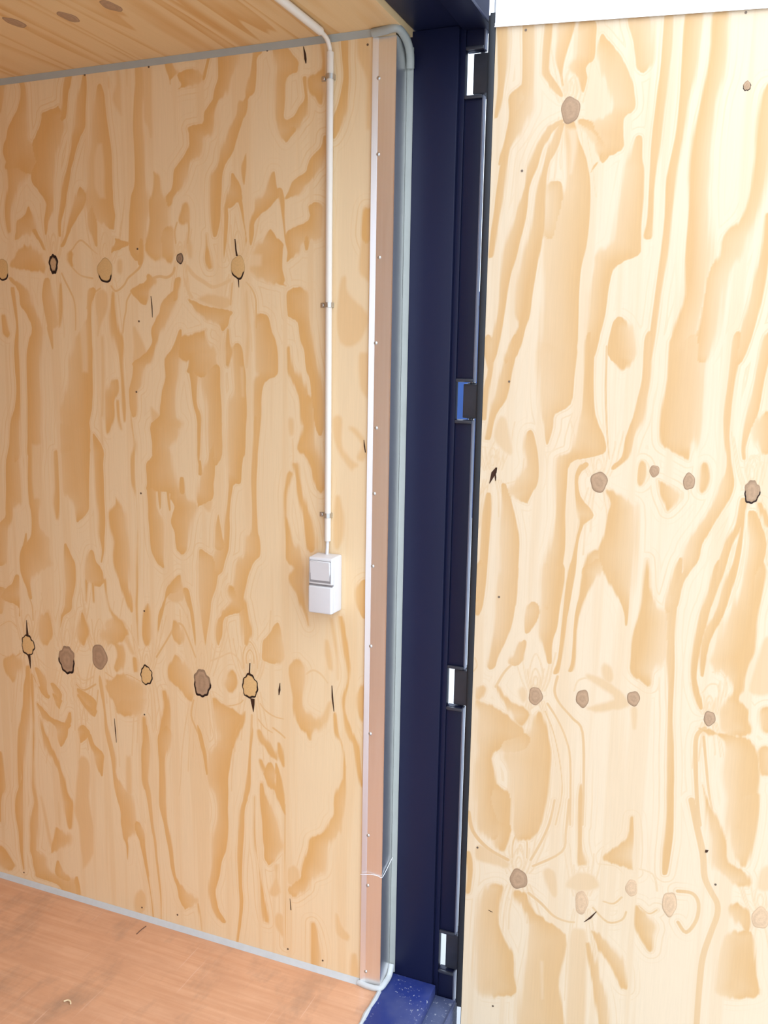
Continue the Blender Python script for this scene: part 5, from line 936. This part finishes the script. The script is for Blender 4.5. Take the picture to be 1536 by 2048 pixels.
WALL_SLITS=[[(-0.5986,1.7476,0.0007),(-0.5964,1.723,0.0014),(-0.5958,1.6947,0.0006)],[(-0.1697,2.286,0.0007),(-0.1659,2.27,0.0026),(-0.1646,2.2594,0.0028),(-0.1633,2.2499,0.0009)],[(-0.0102,1.413,0.0006),(-0.0087,1.399,0.0016),(-0.006,1.3839,0.0009)],[(-0.0882,0.7983,0.0009),(-0.0866,0.7671,0.0021),(-0.0822,0.7311,0.0009)],[(-0.2346,0.7819,0.0006),(-0.2361,0.7629,0.0029),(-0.2376,0.7492,0.0009)],[(-0.7607,0.5949,0.0005),(-0.7589,0.558,0.0015),(-0.7568,0.524,0.0005)],[(-0.2067,0.1861,0.0005),(-0.2038,0.1533,0.0012)],[(-1.0616,0.8429,0.0007),(-1.0613,0.819,0.0024),(-1.0609,0.7981,0.0041)],[(-1.0592,0.7395,0.0053),(-1.0567,0.7201,0.0033),(-1.0563,0.6974,0.0006)],[(-0.3155,0.727,0.0065),(-0.3142,0.7121,0.0047),(-0.3129,0.6904,0.0006)],[(-0.322,0.8223,0.0014),(-0.3238,0.7964,0.0018),(-0.3223,0.7898,0.0035)],[(-0.3523,1.8774,0.0012),(-0.3499,1.852,0.0018),(-0.3473,1.838,0.0024)],[(-0.3439,1.7845,0.0018),(-0.3427,1.7646,0.0006)]]
DOOR_SLITS=[[(0.0362,1.3633,0.0018),(0.031,1.3517,0.0059),(0.0269,1.3401,0.0035),(0.0218,1.3262,0.0007)],[(0.033,1.3575,0.0012),(0.0348,1.3405,0.0018),(0.0351,1.3325,0.0006)],[(0.287,0.2785,0.0007),(0.3003,0.2915,0.0029),(0.3143,0.311,0.0009)],[(0.5854,1.3416,0.0047),(0.5869,1.3235,0.0047),(0.581,1.3114,0.0006)],[(0.5493,0.5065,0.0035),(0.5476,0.5,0.0024)],[(0.0582,0.2705,0.0012),(0.067,0.2666,0.0024)]]
TRIM_SCREWS=[(0.0143,2.2014),(0.0158,2.0444),(0.0219,1.8245),(0.0165,1.6359),(0.0209,1.4424),(0.0184,1.2886),(0.0173,1.1139),(0.0152,0.915),(0.0173,0.6908),(0.016,0.4198),(0.0167,0.2824),(0.0147,0.0383)]
CEIL_KNOTS=[(-0.7121, -0.2967, 0.016, 0.03), (-0.5798, -0.2826, 0.016, 0.03), (-0.4553, -0.3003, 0.016, 0.03)]

def repeated(shapes, dx):
    # the figure of rotary-cut veneer repeats across the sheet
    return shapes+[(k_, w_, [v_+dx if i_ % 2 == 0 else v_ for i_, v_ in enumerate(fl_)]) for k_, w_, fl_ in shapes]
GRAIN_DOOR = repeated(GRAIN_DOOR, 725)
def catmull(P, n=4):
    P = np.asarray(P, float)
    if len(P) < 3: return P
    E = np.vstack([P[:1], P, P[-1:]]); out = []
    for i in range(1, len(E)-2):
        p0, p1, p2, p3 = E[i-1], E[i], E[i+1], E[i+2]
        for k in range(n):
            t = k/n; out.append(.5*(2*p1+(p2-p0)*t+(2*p0-5*p1+4*p2-p3)*t*t+(3*p1-p0-3*p2+p3)*t**3))
    out.append(P[-1]); return np.array(out)
def seg_dist(X, Z, P, closed):
    d = np.full(X.shape, 1e9); Q = np.vstack([P, P[:1]]) if closed else P
    for a, b in zip(Q[:-1], Q[1:]):
        e = b-a; l2 = max(e@e, 1e-9)
        t = np.clip(((X-a[0])*e[0]+(Z-a[1])*e[1])/l2, 0, 1)
        d = np.minimum(d, (X-a[0]-t*e[0])**2+(Z-a[1]-t*e[1])**2)
    return np.sqrt(d)
def inside(X, Z, P):
    r = np.zeros(X.shape, bool); Q = np.vstack([P, P[:1]])
    for a, b in zip(Q[:-1], Q[1:]):
        if a[1] == b[1]: continue
        c = (a[1] > Z) != (b[1] > Z)
        r ^= c & (X < (b[0]-a[0])*(Z-a[1])/(b[1]-a[1])+a[0])
    return r
def grain_fields(shapes, xs, zs):
    FAR = -36.0
    G = {k: np.full((len(zs), len(xs)), FAR) for k in ('g', 'w', 'm', 'l', 'v', 'r')}; G['f'] = np.zeros((len(zs), len(xs))); rng = random.Random(11)
    for kind, wd, flat in shapes:
        p = np.array(flat, float).reshape(-1, 2)
        if kind in 'lv': poly = catmull(p)
        else:
            n = len(p)//2; lf, rt = catmull(p[:n], 3), catmull(p[n:], 3); poly = np.vstack([lf, rt[::-1]])
        x0, z0 = poly.min(0)-38; x1, z1 = poly.max(0)+38
        i0, i1 = np.searchsorted(xs, [x0, x1]); j0, j1 = np.searchsorted(zs, [z0, z1])
        if i1 <= i0 or j1 <= j0: continue
        X, Z = np.meshgrid(xs[i0:i1], zs[j0:j1])
        if kind in 'lv': s = max(wd, 4.0)*.5-seg_dist(X, Z, poly, False)
        else: s = seg_dist(X, Z, poly, True)*np.where(inside(X, Z, poly), 1, -1)
        if kind in 'csl': rs = G['r'][j0:j1, i0:i1]; np.maximum(rs, s, out=rs)
        fd = None
        if kind in 'cs':
            # late wood is darkest along one edge and fades across the ring towards the other
            dl, dr = seg_dist(X, Z, lf, False), seg_dist(X, Z, rt, False); tt = dl/(dl+dr+1e-6)
            if math.sin(poly[:, 0].mean()/75.0+.8*math.sin(poly[:, 1].mean()/420.0)) > 0: tt = 1-tt
            wide = np.clip((dl+dr-8)/30, 0, 1); fd = wide*tt**1.2
            s = s/(1+(3.2 if kind == 'c' else 1.5)*fd)
        if kind == 's': s = s/2.2
        k = {'c': 'g', 's': 'g', 'l': 'l', 'w': 'w', 'v': 'v', 'm': 'm'}[kind]
        sub = G[k][j0:j1, i0:i1]
        if k == 'g':
            ff = G['f'][j0:j1, i0:i1]; new = (s > sub) if fd is not None else ((s > sub) & (s > 0))
            ff[new] = fd[new] if fd is not None else .25
        np.maximum(sub, s, out=sub)
    return G
def veneer_mesh(name, x0, x1, z0, z1, thick, shapes, step=.003):
    """panel with the show face at y=0 (facing -y), body behind it"""
    nx, nz = int(round((x1-x0)/step))+1, int(round((z1-z0)/step))+1
    xs, zs = np.linspace(x0, x1, nx), np.linspace(z0, z1, nz)
    G = grain_fields(shapes, xs*1000, zs*1000)
    X, Z = np.meshgrid(xs, zs); V = np.stack([X, np.zeros_like(X), Z], -1).reshape(-1, 3)
    I = np.arange(nx*nz).reshape(nz, nx)
    F = np.stack([I[:-1, :-1], I[:-1, 1:], I[1:, 1:], I[1:, :-1]], -1).reshape(-1, 4)
    k = len(V); back = np.array([[x0, 0, z0], [x1, 0, z0], [x1, 0, z1], [x0, 0, z1], [x0, thick, z0], [x1, thick, z0], [x1, thick, z1], [x0, thick, z1]], float)
    F2 = np.array([[0, 4, 5, 1], [1, 5, 6, 2], [2, 6, 7, 3], [3, 7, 4, 0], [5, 4, 7, 6]])+k
    V = np.vstack([V, back]); F = np.vstack([F, F2])
    me = bpy.data.meshes.new(name)
    me.vertices.add(len(V)); me.vertices.foreach_set('co', V.ravel())
    me.loops.add(F.size); me.loops.foreach_set('vertex_index', F.ravel().astype(np.int32))
    me.polygons.add(len(F)); me.polygons.foreach_set('loop_start', np.arange(0, F.size, 4, dtype=np.int32))
    me.update(calc_edges=True); me.validate()
    for nm, key in (('grain', 'g'), ('grain_weak', 'w'), ('grain_light', 'm'), ('grain_fade', 'f'), ('grain_line', 'l'), ('grain_distance', 'r'), ('grain_line_faint', 'v')):
        a = me.attributes.new(nm, 'FLOAT', 'POINT'); a.data.foreach_set('value', np.concatenate([G[key].ravel(), np.full(8, -36.)]).astype(np.float32))
    return me

TAN, GREY, PALE, BLACK = np.array((.66, .41, .17)), np.array((.41, .255, .145)), np.array((.60, .40, .235)), np.array((.022, .010, .007))
def add_knot(parent, T, cx, cz, rx, rz, typ, k):
    """slightly proud knot: T maps panel coordinates (across, depth, height) to the world"""
    rng = random.Random(k*31+5); seg, rows = 36, (0, .3, .55, .72, .80, .86, .92, 1.0)
    ph = [rng.uniform(0, 6.28) for _ in range(4)]
    bm = bmesh.new(); lay = bm.verts.layers.float_color.new('knot_tint')
    def tint(q, a):
        ring = .5+.5*math.sin(q*11+ph[0]+.8*math.sin(2*a+ph[1]))
        low = .5-.5*math.sin(a)                      # 1 at the bottom of the knot
        patch = .5+.5*math.sin(3*a+ph[2])*math.sin(a+ph[3])
        if typ == 'g': c = GREY*(.88+.18*ring); rim = (q > .9)*.22
        elif typ == 'p': c = PALE*(.9+.15*ring); rim = (q > .9)*.12
        elif typ == 'd': c = GREY*.75*(.7+.5*ring); rim = (q > .85)*(.5+.4*low)
        elif typ == 'k': c = GREY*(.85+.25*ring); rim = (q > .84)*(1.0 if low*.75+patch*.5 > .62 else .25)
        elif typ == 'b': c = np.array((.52, .33, .17)); rim = 1.0*(q > .66)
        elif typ == 'r': c = TAN*1.08; rim = (1.0 if (q > .9 or (q > .84 and patch > .45)) else 0)
        else: c = TAN; rim = (q > .93)*(.35+.65*(low > .6))+(q > .84)*(low > .72)
        rim = min(1, rim); return c*(1-rim)+BLACK*rim
    def pos(q, a):
        wob = 1+.05*math.sin(3*a+ph[1])+.04*math.sin(5*a+ph[2])+(.05*math.sin(9*a+ph[3]) if typ in 'bkr' else 0)
        if typ == 'r': wob += .10*max(0, math.cos(a+math.pi/2))**6
        return T(cx+rx*q*wob*math.cos(a), -.0007*(1-q**4)-.0003, cz+rz*q*wob*math.sin(a))
    c0 = bm.verts.new(pos(0, 0)); c0[lay] = (*tint(0, 0), 1); prev = None
    for q in rows[1:]:
        ring = []
        for j in range(seg):
            a = 2*math.pi*j/seg; v_ = bm.verts.new(pos(q, a)); v_[lay] = (*tint(q, a), 1); ring.append(v_)
        for j in range(seg):
            if prev is None: bm.faces.new((c0, ring[j], ring[(j+1) % seg]))
            else: bm.faces.new((prev[j], ring[j], ring[(j+1) % seg], prev[(j+1) % seg]))
        prev = ring
    skirt = []
    for j in range(seg):
        v_ = bm.verts.new(Vector(prev[j].co)+(Vector(T(0, .0012, 0))-Vector(T(0, 0, 0)))); v_[lay] = prev[j][lay]; skirt.append(v_)
    for j in range(seg): bm.faces.new((prev[j], skirt[j], skirt[(j+1) % seg], prev[(j+1) % seg]))
    bm.faces.new(skirt[::-1])
    return finish('knot', bm, M_KNOT, parent, smooth=True)
def add_slit(parent, T, pts):
    bm = bmesh.new(); L, R, L2, R2 = [], [], [], []
    for x, z, wdt in pts:
        for lst, s, d in ((L, -1, -.0006), (R, 1, -.0006), (L2, -1, .001), (R2, 1, .001)): lst.append(bm.verts.new(T(x+s*wdt, d, z)))
    for i in range(len(pts)-1):
        bm.faces.new((L[i], R[i], R[i+1], L[i+1])); bm.faces.new((L2[i], L2[i+1], R2[i+1], R2[i]))
        bm.faces.new((L[i], L[i+1], L2[i+1], L2[i])); bm.faces.new((R[i], R2[i], R2[i+1], R[i+1]))
    bm.faces.new((L[0], L2[0], R2[0], R[0])); bm.faces.new((L[-1], R[-1], R2[-1], L2[-1]))
    return finish('grain_crack', bm, M_CRACK, parent)
def add_nail(parent, T, x, z):
    bm = bmesh.new(); n = 10; A, B = [], []
    for j in range(n):
        a = 2*math.pi*j/n
        A.append(bm.verts.new(T(x+.0026*math.cos(a), -.0006, z+.0026*math.sin(a)))); B.append(bm.verts.new(T(x+.0026*math.cos(a), .003, z+.0026*math.sin(a))))
    bm.faces.new(A); bm.faces.new(B[::-1])
    for j in range(n): bm.faces.new((A[j], B[j], B[(j+1) % n], A[(j+1) % n]))
    return finish('nail', bm, M_NAIL, parent)

# ---------------------------------------------------------------- the lined container shell
H, XB, YR = 2.30, -2.50, -2.33
bm = bmesh.new(); box(bm, XB-.06, .053, YR-.06, .07, -.12, 0.0); fl = tag(finish('floor', bm, M_FLOOR), 'worn reddish-brown plywood floor', kind='structure')
bm = bmesh.new(); box(bm, XB, .0525, .018, .068, .0, H); wl = tag(finish('wall_left', bm, M_CORE), 'knotty pine plywood lining wall with conduit and switch', kind='structure')
Tw = lambda x, d, z: Vector((x, d, z))
PW = 1.285; pm = veneer_mesh('plywood_panel', .0525-PW, .0525, .0, H, .018, GRAIN_WALL)
panel = finish_mesh('plywood_panel', pm, M_VENEER, wl); panel['label'] = 'pine plywood sheet with two rows of knots'
for k, a in enumerate(WALL_KNOTS): add_knot(panel, Tw, *a, k)
for s in WALL_SLITS: add_slit(panel, Tw, s)
for q in WALL_NAILS: add_nail(panel, Tw, *q)
for k in range(1, 2):
    o = panel.copy(); o.name = 'plywood_panel'; C.objects.link(o); o.parent = wl; o.location = (-PW*k, 0, 0)
bm = bmesh.new(); box(bm, XB, .0525, YR-.068, YR-.018, .0, H); wr = tag(finish('wall_right', bm, M_CORE), kind='structure')
for k in range(2):
    o = panel.copy(); o.name = 'plywood_panel'; C.objects.link(o); o.parent = wr; o.rotation_euler = (0, 0, math.pi); o.location = (.0525-PW+.0525-PW*k, YR, 0)
bm = bmesh.new(); box(bm, XB-.06, XB, YR-.06, .07, .0, H); tag(finish('wall_back', bm, banded_wood('pine_veneer_end', LIGHT_W, DARK_W, 2)), kind='structure')
bm = bmesh.new(); box(bm, XB-.06, .066, YR-.07, .12, H+.018, H+.14); ce = tag(finish('ceiling', bm, M_CORE), 'pine plywood ceiling lining', kind='structure')
for k in range(2):
    bm = bmesh.new(); x1 = .066-1.25*k; box(bm, max(x1-1.248, XB), x1, YR, .066, H, H+.018, .0008); o = finish('plywood_panel', bm, M_CEIL, ce)
    if k == 0: cp = o
Tc = lambda x, d, y: Vector((x, y, H-(-d)*1.0)) if False else Vector((x, y, H+d))
for k, (x, y, rx, ry) in enumerate(CEIL_KNOTS): add_knot(cp, Tc, x, y, rx, ry, 'g', 60+k)

# sealant beads
bm = bmesh.new(); prism(bm, [(-.0002, H-.013), (-.0002, H-.0002), (-.010, H-.0002)], 0, XB, .0); tag(finish('trim_1', bm, M_SEAL), 'grey sealant bead between wall and ceiling', kind='structure')
bm = bmesh.new(); prism(bm, [(-.0002, .0002), (-.0002, .012), (-.004, .0085), (-.012, .0002)], 0, XB, .0); tag(finish('trim_2', bm, M_SEALW), 'pale grey sealant bead between wall and floor', kind='structure')
bm = bmesh.new()
prism(bm, [(.0562, .069), (.0562, .0612), (.0608, .0628), (.0660, .0666), (.0685, .0692)], 2, .004, H-.02)
finish_me = tag(finish('trim_3', bm, M_SEAL), 'grey sealant bead up the corner post', kind='structure')
bm = bmesh.new(); tube(bm, smooth_path([(.002, -.009, H-.008), (.030, -.012, H-.007), (.056, -.010, H-.004), (.064, .012, H-.010), (.0665, .035, H-.022), (.066, .052, H-.040), (.064, .060, H-.066)]), [.009]*6*6+[.009], 10); tag(finish('trim_4', bm, M_SEAL, smooth=True), 'lumpy grey sealant around the top of the metal edging', kind='structure')
bm = bmesh.new(); tube(bm, smooth_path([(-.004, -.006, .004), (.02, -.010, .004), (.045, -.010, .005), (.058, -.004, .006), (.062, .02, .007), (.063, .045, .010), (.062, .062, .03)]), .0075, 10); tag(finish('trim_5', bm, M_SEALW, smooth=True), 'pale sealant around the foot of the metal edging', kind='structure')
bm = bmesh.new(); pts = [(.0575+.0018*math.sin(i*1.9)+.001*math.sin(i*4.3), -.012-i*.03, .001) for i in range(78)]; tube(bm, pts, [.0055+.0012*math.sin(i*2.7) for i in range(78)], 8); tag(finish('trim_6', bm, M_SEALW, smooth=True), 'pale sealant line between floor and steel sill', kind='structure')

# ---------------------------------------------------------------- aluminium edging on the end of the wall lining
t = thing('edge_trim', 'brushed aluminium angle edging screwed to the end of the wall', 'metal trim', (.03, -.002, .0))
z0, z1 = .006, H-.016
bm = bmesh.new(); prism(bm, [(.0130, -.0004), (.0130, -.0022), (.0548, -.0022), (.0548, -.0004)], 2, z0, z1); finish('face_flange', bm, M_ALU, t)
bm = bmesh.new(); prism(bm, [(.0002, -.0004), (-.0002, -.0046), (.0008, -.0052), (.0132, -.0026), (.0132, -.0004)], 2, z0, z1); finish('raised_lip', bm, M_ALU, t)
bm = bmesh.new(); prism(bm, [(.0532, .0685), (.0532, -.0022), (.0552, -.0026), (.0556, -.0004), (.0556, .0685)], 2, z0, z1); finish('return_flange', bm, M_ALU, t)
for x, z in TRIM_SCREWS:
    bm = bmesh.new(); dome(bm, x, -.0022 if x > .013 else -.0040, z, .0042, .0030); finish('screw', bm, M_STEEL, t, smooth=True)

# ---------------------------------------------------------------- surface conduit
t = thing('conduit', 'cream plastic conduit running from the ceiling down to the switch', 'conduit', (-.099, -.010, 1.16))
R_ = .0080
bm = bmesh.new(); tube(bm, [(-.0985, -.0090, 1.166), (-.0990, -.0090, 1.5), (-.0998, -.0090, 1.9), (-.0993, -.0090, 2.264)], R_, 20); o = finish('wall_pipe', bm, M_CREAM, t, smooth=True)
bm = bmesh.new(); tube(bm, [(-.0990, -.060, H-.0094), (-.0985, -.30, H-.0094), (-.097, -1.1, H-.0094)], .0088, 20); finish('ceiling_pipe', bm, M_CREAM, t, smooth=True)
bm = bmesh.new(); tube(bm, smooth_path([(-.0990, -.085, H-.0094), (-.0990, -.055, H-.0096), (-.1000, -.030, H-.012), (-.1000, -.016, H-.020), (-.0993, -.0100, H-.034), (-.0993, -.0090, 2.255)]), .0052, 14); finish('cable', bm, M_CREAM, t, smooth=True)
bm = bmesh.new(); tube(bm, [(-.0985, -.0090, 1.18), (-.0982, -.0110, 1.150), (-.0980, -.0140, 1.132)], .0042, 14); finish('cable', bm, M_WHITE, t, smooth=True)
for cz, zs_ in ((2.213, 2.2152), (1.721, 1.7205), (1.2285, 1.2253)):
    bm = bmesh.new(); prof = []
    for j in range(13):
        a = math.pi*j/12; prof.append((-.0993+.0096*math.cos(a), -.0090-.0096*math.sin(a)))
    prof = [(-.0897, -.0003)]+prof+[(-.1089, -.0017), (-.1235, -.0017), (-.1235, -.0003), (-.1075, -.0003)]+[(-.0993-.0082*math.cos(math.pi*j/12), -.0090-.0082*math.sin(math.pi*j/12)) for j in range(13)]+[(-.0911, -.0003)]
    prism(bm, prof, 2, cz-.0055, cz+.0055); c_ = finish('clamp', bm, M_STEEL, t)
    bm = bmesh.new(); dome(bm, -.1172, -.0017, cz, .0050, .0042); finish('screw', bm, M_STEEL, c_, smooth=True)

# ---------------------------------------------------------------- switch and socket box
t = thing('switch_box', 'white surface-mounted light switch and socket under the conduit', 'light switch', (-.0955, -.0003, .9955))
def taper_box(bm, x0, x1, z0, z1, yb, yf, inset, bev):
    vs = box(bm, x0, x1, yf, yb, z0, z1, 0)
    for v_ in vs:
        if v_.co.y < (yb+yf)/2:
            v_.co.x += inset if v_.co.x < (x0+x1)/2 else -inset; v_.co.z += inset if v_.co.z < (z0+z1)/2 else -inset
    bmesh.ops.bevel(bm, geom=list({e for v_ in vs for e in v_.link_edges}), offset=bev, segments=4, affect='EDGES', profile=.55)
bm = bmesh.new(); taper_box(bm, -.1290, -.0630, .9955, 1.1345, -.0006, -.0440, .0012, .005); finish('back_box', bm, M_WHITE, t, smooth=True)
bm = bmesh.new()                                            # raised rim round the rocker
X0, X1, Z0, Z1 = -.1285, -.0634, 1.0665, 1.1338
taper_box(bm, X0, X1, Z0, Z1, -.0400, -.0540, .0010, .0048)
finish('switch_frame', bm, M_WHITE, t, smooth=True)
bm = bmesh.new(); vs = box(bm, X0+.0058, X1-.0058, -.0572, -.0500, Z0+.0072, Z1-.0080, 0)
for v_ in vs:
    if v_.co.y < -.05: v_.co.y += .0034 if v_.co.z < 1.1 else -.0022
bmesh.ops.bevel(bm, geom=bm.edges[:], offset=.0018, segments=3, affect='EDGES'); finish('rocker', bm, M_WHITE, t, smooth=True)
bm = bmesh.new(); box(bm, X0+.0050, X1-.0050, -.0543, -.0520, Z0+.0064, Z1-.0070, .0001); finish('gap_plate', bm, M_SHADOWGAP, t)
bm = bmesh.new(); taper_box(bm, -.1280, -.0640, .9962, 1.0648, -.0400, -.0565, .0012, .0042); finish('socket_lid', bm, M_WHITE, t, smooth=True)
bm = bmesh.new(); box(bm, -.1268, -.0652, -.0522, -.0440, 1.0644, 1.0670); finish('hinge_gap', bm, M_SHADOWGAP, t)

# ---------------------------------------------------------------- steel door frame of the container
NOTCH = ((2.173, 2.2636), (1.4640, 1.5505), (.7605, .8580), (.0390, .1440))
t = thing('corner_post', 'navy painted steel corner post beside the wall edging', 'post', (.115, .095, -.20))
bm = bmesh.new(); box(bm, .0570, .1720, .0700, .1180, -.20, 2.3140, .0030); finish('inner_face', bm, M_NAVY, t, smooth=True)
bm = bmesh.new(); box(bm, .1722, .1845, .0800, .1000, -.20, 2.3140, .0012); finish('web', bm, M_NAVY, t, smooth=True)
bm = bmesh.new(); cuts = [2.3140]+[z for n_ in NOTCH for z in (n_[1], n_[0])]+[-.20]
for a in range(0, len(cuts), 2): box(bm, .1847, .2240, .0850, .1020, cuts[a+1], cuts[a], .0012)
finish('hinge_flange', bm, M_NAVY, t, smooth=True)
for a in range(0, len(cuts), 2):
    bm = bmesh.new(); box(bm, .2241, .2275, .0845, .1025, cuts[a+1]+.001, cuts[a]-.001, .0006); finish('edge_strip', bm, M_EDGE, t)  # flange edge split off to carry its painted-in sky reflection
for n_ in NOTCH:
    for za in (n_[1]+.0005, n_[0]-.0085):
        bm = bmesh.new(); box(bm, .1847, .2250, .0780, .0848, za, za+.008, .0025); finish('notch_lip', bm, M_HINGE, t, smooth=True)
t = thing('door_header', 'navy painted steel header beam over the doorway', 'beam', (.15, -1.1, 2.3142))
bm = bmesh.new(); box(bm, .0665, .2250, YR, .1180, 2.3145, 2.46, .004); finish('header_box', bm, M_NAVY, t, smooth=True)
bm = bmesh.new(); box(bm, .1780, .2400, YR, .1180, 2.3060, 2.3140, .002); finish('header_flange', bm, M_NAVY, t, smooth=True)
t = thing('door_sill', 'scuffed blue painted steel sill at the end of the floor', 'sill', (.13, -1.1, -.20))
bm = bmesh.new(); box(bm, .0535, .1830, YR, .0695, -.035, .0, .004); finish('sill_plate', bm, M_SILL, t, smooth=True)
bm = bmesh.new(); box(bm, .1560, .2330, YR, .0790, -.20, -.036, .003); finish('lower_ledge', bm, M_LEDGE, t, smooth=True)
bm = bmesh.new(); box(bm, .2332, .2400, YR, .0790, -.20, -.030, .002); finish('drip_lip', bm, M_LEDGE, t, smooth=True)

# ---------------------------------------------------------------- open door leaf
DA = math.radians(8.5); DO = Vector((.26455, .030, 0)); DR = Matrix.Translation(DO) @ Matrix.Rotation(DA, 4, 'Z')
Td = lambda x, d, z: DR @ Vector((x, d, z))
def dbox(bm, x0, x1, y0, y1, z0, z1, bev=0): box(bm, x0, x1, y0, y1, z0, z1, bev, DR)
bm = bmesh.new(); dbox(bm, -.004, 1.140, .0195, .060, -.13, 2.335, .003); d1 = finish('door_1', bm, M_NAVY, at=DO, rz=DA, smooth=True)
tag(d1, 'open navy steel door lined with knotty pine plywood', kind='structure')
dm = veneer_mesh('plywood_lining', .0, 1.125, -.12, 2.325, .018, GRAIN_DOOR); dm.transform(DR)
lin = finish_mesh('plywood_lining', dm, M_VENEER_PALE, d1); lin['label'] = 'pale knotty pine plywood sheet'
for k, a in enumerate(DOOR_KNOTS): add_knot(lin, Td, *a, 100+k)
for s in DOOR_SLITS: add_slit(lin, Td, s)
for q in DOOR_NAILS: add_nail(lin, Td, *q)
bm = bmesh.new()
for y0, y1, xa in ((.002, .009, -.013), (.012, .019, -.017), (.022, .032, -.016), (.036, .044, -.015)): dbox(bm, xa, -.0045, y0, y1, -.01, 2.315, .0015)
dbox(bm, -.0125, -.0005, .0, .046, -.01, 2.315, .001); finish('gasket', bm, M_RUBBER, d1, smooth=True)
bm = bmesh.new(); dbox(bm, -.002, 1.125, -.0030, -.0004, 2.2925, 2.340, .0006)
top = finish('top_trim', bm, M_ALU, d1); top['label'] = 'shiny aluminium strip along the door top'
bm = bmesh.new()
def lip(bm):
    A = []
    for x in (-.0025, 1.125):
        A.append([bm.verts.new(DR @ Vector((x, y, z))) for y, z in ((-.0004, 2.2925), (-.0036, 2.2925), (-.0012, 2.2872), (-.0050, 2.2866), (-.0050, 2.2848), (-.0004, 2.2848))])
    n = 6; bm.faces.new(A[0][::-1]); bm.faces.new(A[1])
    for i in range(n): bm.faces.new((A[0][i], A[0][(i+1) % n], A[1][(i+1) % n], A[1][i]))
lip(bm); finish('trim_lip', bm, M_ALU, top)
for a, b_ in NOTCH:
    bm = bmesh.new(); zc = (a+b_)/2
    box(bm, .2000, .2470, .0900, .1060, a+.004, b_-.004, .002); h_ = finish('hinge', bm, M_HINGE, d1, smooth=True)
    bm = bmesh.new(); tube(bm, [(.2140, .1180, a+.002), (.2140, .1180, b_-.002)], .0125, 18); finish('knuckle', bm, M_HINGE, h_, smooth=True)
    bm = bmesh.new(); tube(bm, [(.2140, .1180, a-.012), (.2140, .1180, b_+.012)], .0070, 14); finish('pin', bm, M_STEEL, h_, smooth=True)

# ---------------------------------------------------------------- outside
bm = bmesh.new(); vs = [bm.verts.new(p) for p in ((-40, -40, -.20), (40, -40, -.20), (40, 40, -.20), (-40, 40, -.20))]; bm.faces.new(vs); tag(finish('ground', bm, M_GROUND), 'pale concrete yard outside', kind='structure')
t = thing('shipping_container', 'blue corrugated container standing outside, glimpsed through the hinge gap', 'container', (-4.0, 9.2, -.2))
bm = bmesh.new(); box(bm, -7.0, -1.0, 8.06, 10.4, -.05, 2.35); finish('body', bm, M_BLUE, t)
bm = bmesh.new(); prof = [(-6.9, 8.055)]; x = -6.9
while x < -1.2: prof += [(x, 8.04), (x+.07, 8.005), (x+.14, 8.005), (x+.21, 8.04)]; x += .28
prof += [(-1.1, 8.04), (-1.1, 8.055)]; prism(bm, prof, 2, .1, 2.2); finish('corrugated_side', bm, M_BLUE, t)
for x0 in (-7.02, -1.14):
    bm = bmesh.new(); box(bm, x0, x0+.16, 7.98, 8.14, -.2, 2.4, .006); finish('corner_post', bm, M_BLUE, t)
for za in (-.2, 2.24):
    bm = bmesh.new(); box(bm, -6.86, -1.14, 7.985, 8.12, za, za+.16, .006); finish('side_rail', bm, M_BLUE, t)

t = thing('warehouse', 'pale grey clad building rising behind the top of the open door', 'building', (4.0, 17.0, -.2))
bm = bmesh.new(); box(bm, -3.68, 16.0, 14.05, 20.0, -.2, 11.0); finish('wall', bm, M_CLAD, t)
for k in range(16):
    bm = bmesh.new(); x0 = -3.68+k*1.2; box(bm, x0+.012, x0+1.188, 14.0, 14.05, -.1, 11.0, .01); finish('cladding_panel', bm, M_CLAD, t)
bm = bmesh.new(); box(bm, -3.75, 16.2, 13.8, 20.2, 11.0, 11.35, .03); finish('roof_edge', bm, M_SEALW, t)

# ---------------------------------------------------------------- litter on the floor, strand on the edging
bm = bmesh.new(); tube(bm, smooth_path([(-.6547, -.0695, .0012), (-.6536, -.050, .0022), (-.6522, -.0299, .0012)]), .0011, 6); tag(finish('splinter', bm, M_CHIPD), 'thin dark wood splinter lying near the wall', 'splinter')
bm = bmesh.new(); tube(bm, smooth_path([(-.6560, -.357, .0022), (-.6480, -.351, .0035), (-.6390, -.352, .0035), (-.6330, -.358, .0022)]), [.001]+[.002]*17+[.001], 7); tag(finish('wood_chip', bm, M_CHIP), 'small pale curled wood chip lying on the brown floor', 'wood chip')
bm = bmesh.new(); tube(bm, smooth_path([(-.001, -.0085, .3125), (.012, -.0085, .3150), (.030, -.0045, .3170), (.045, -.0040, .3165), (.0560, -.0042, .3155), (.0585, .015, .322), (.0590, .040, .330), (.0605, .0565, .338)]), .0007, 6); tag(finish('strand', bm, M_THREAD), 'thin white strand stuck across the lower aluminium edging', 'strand')
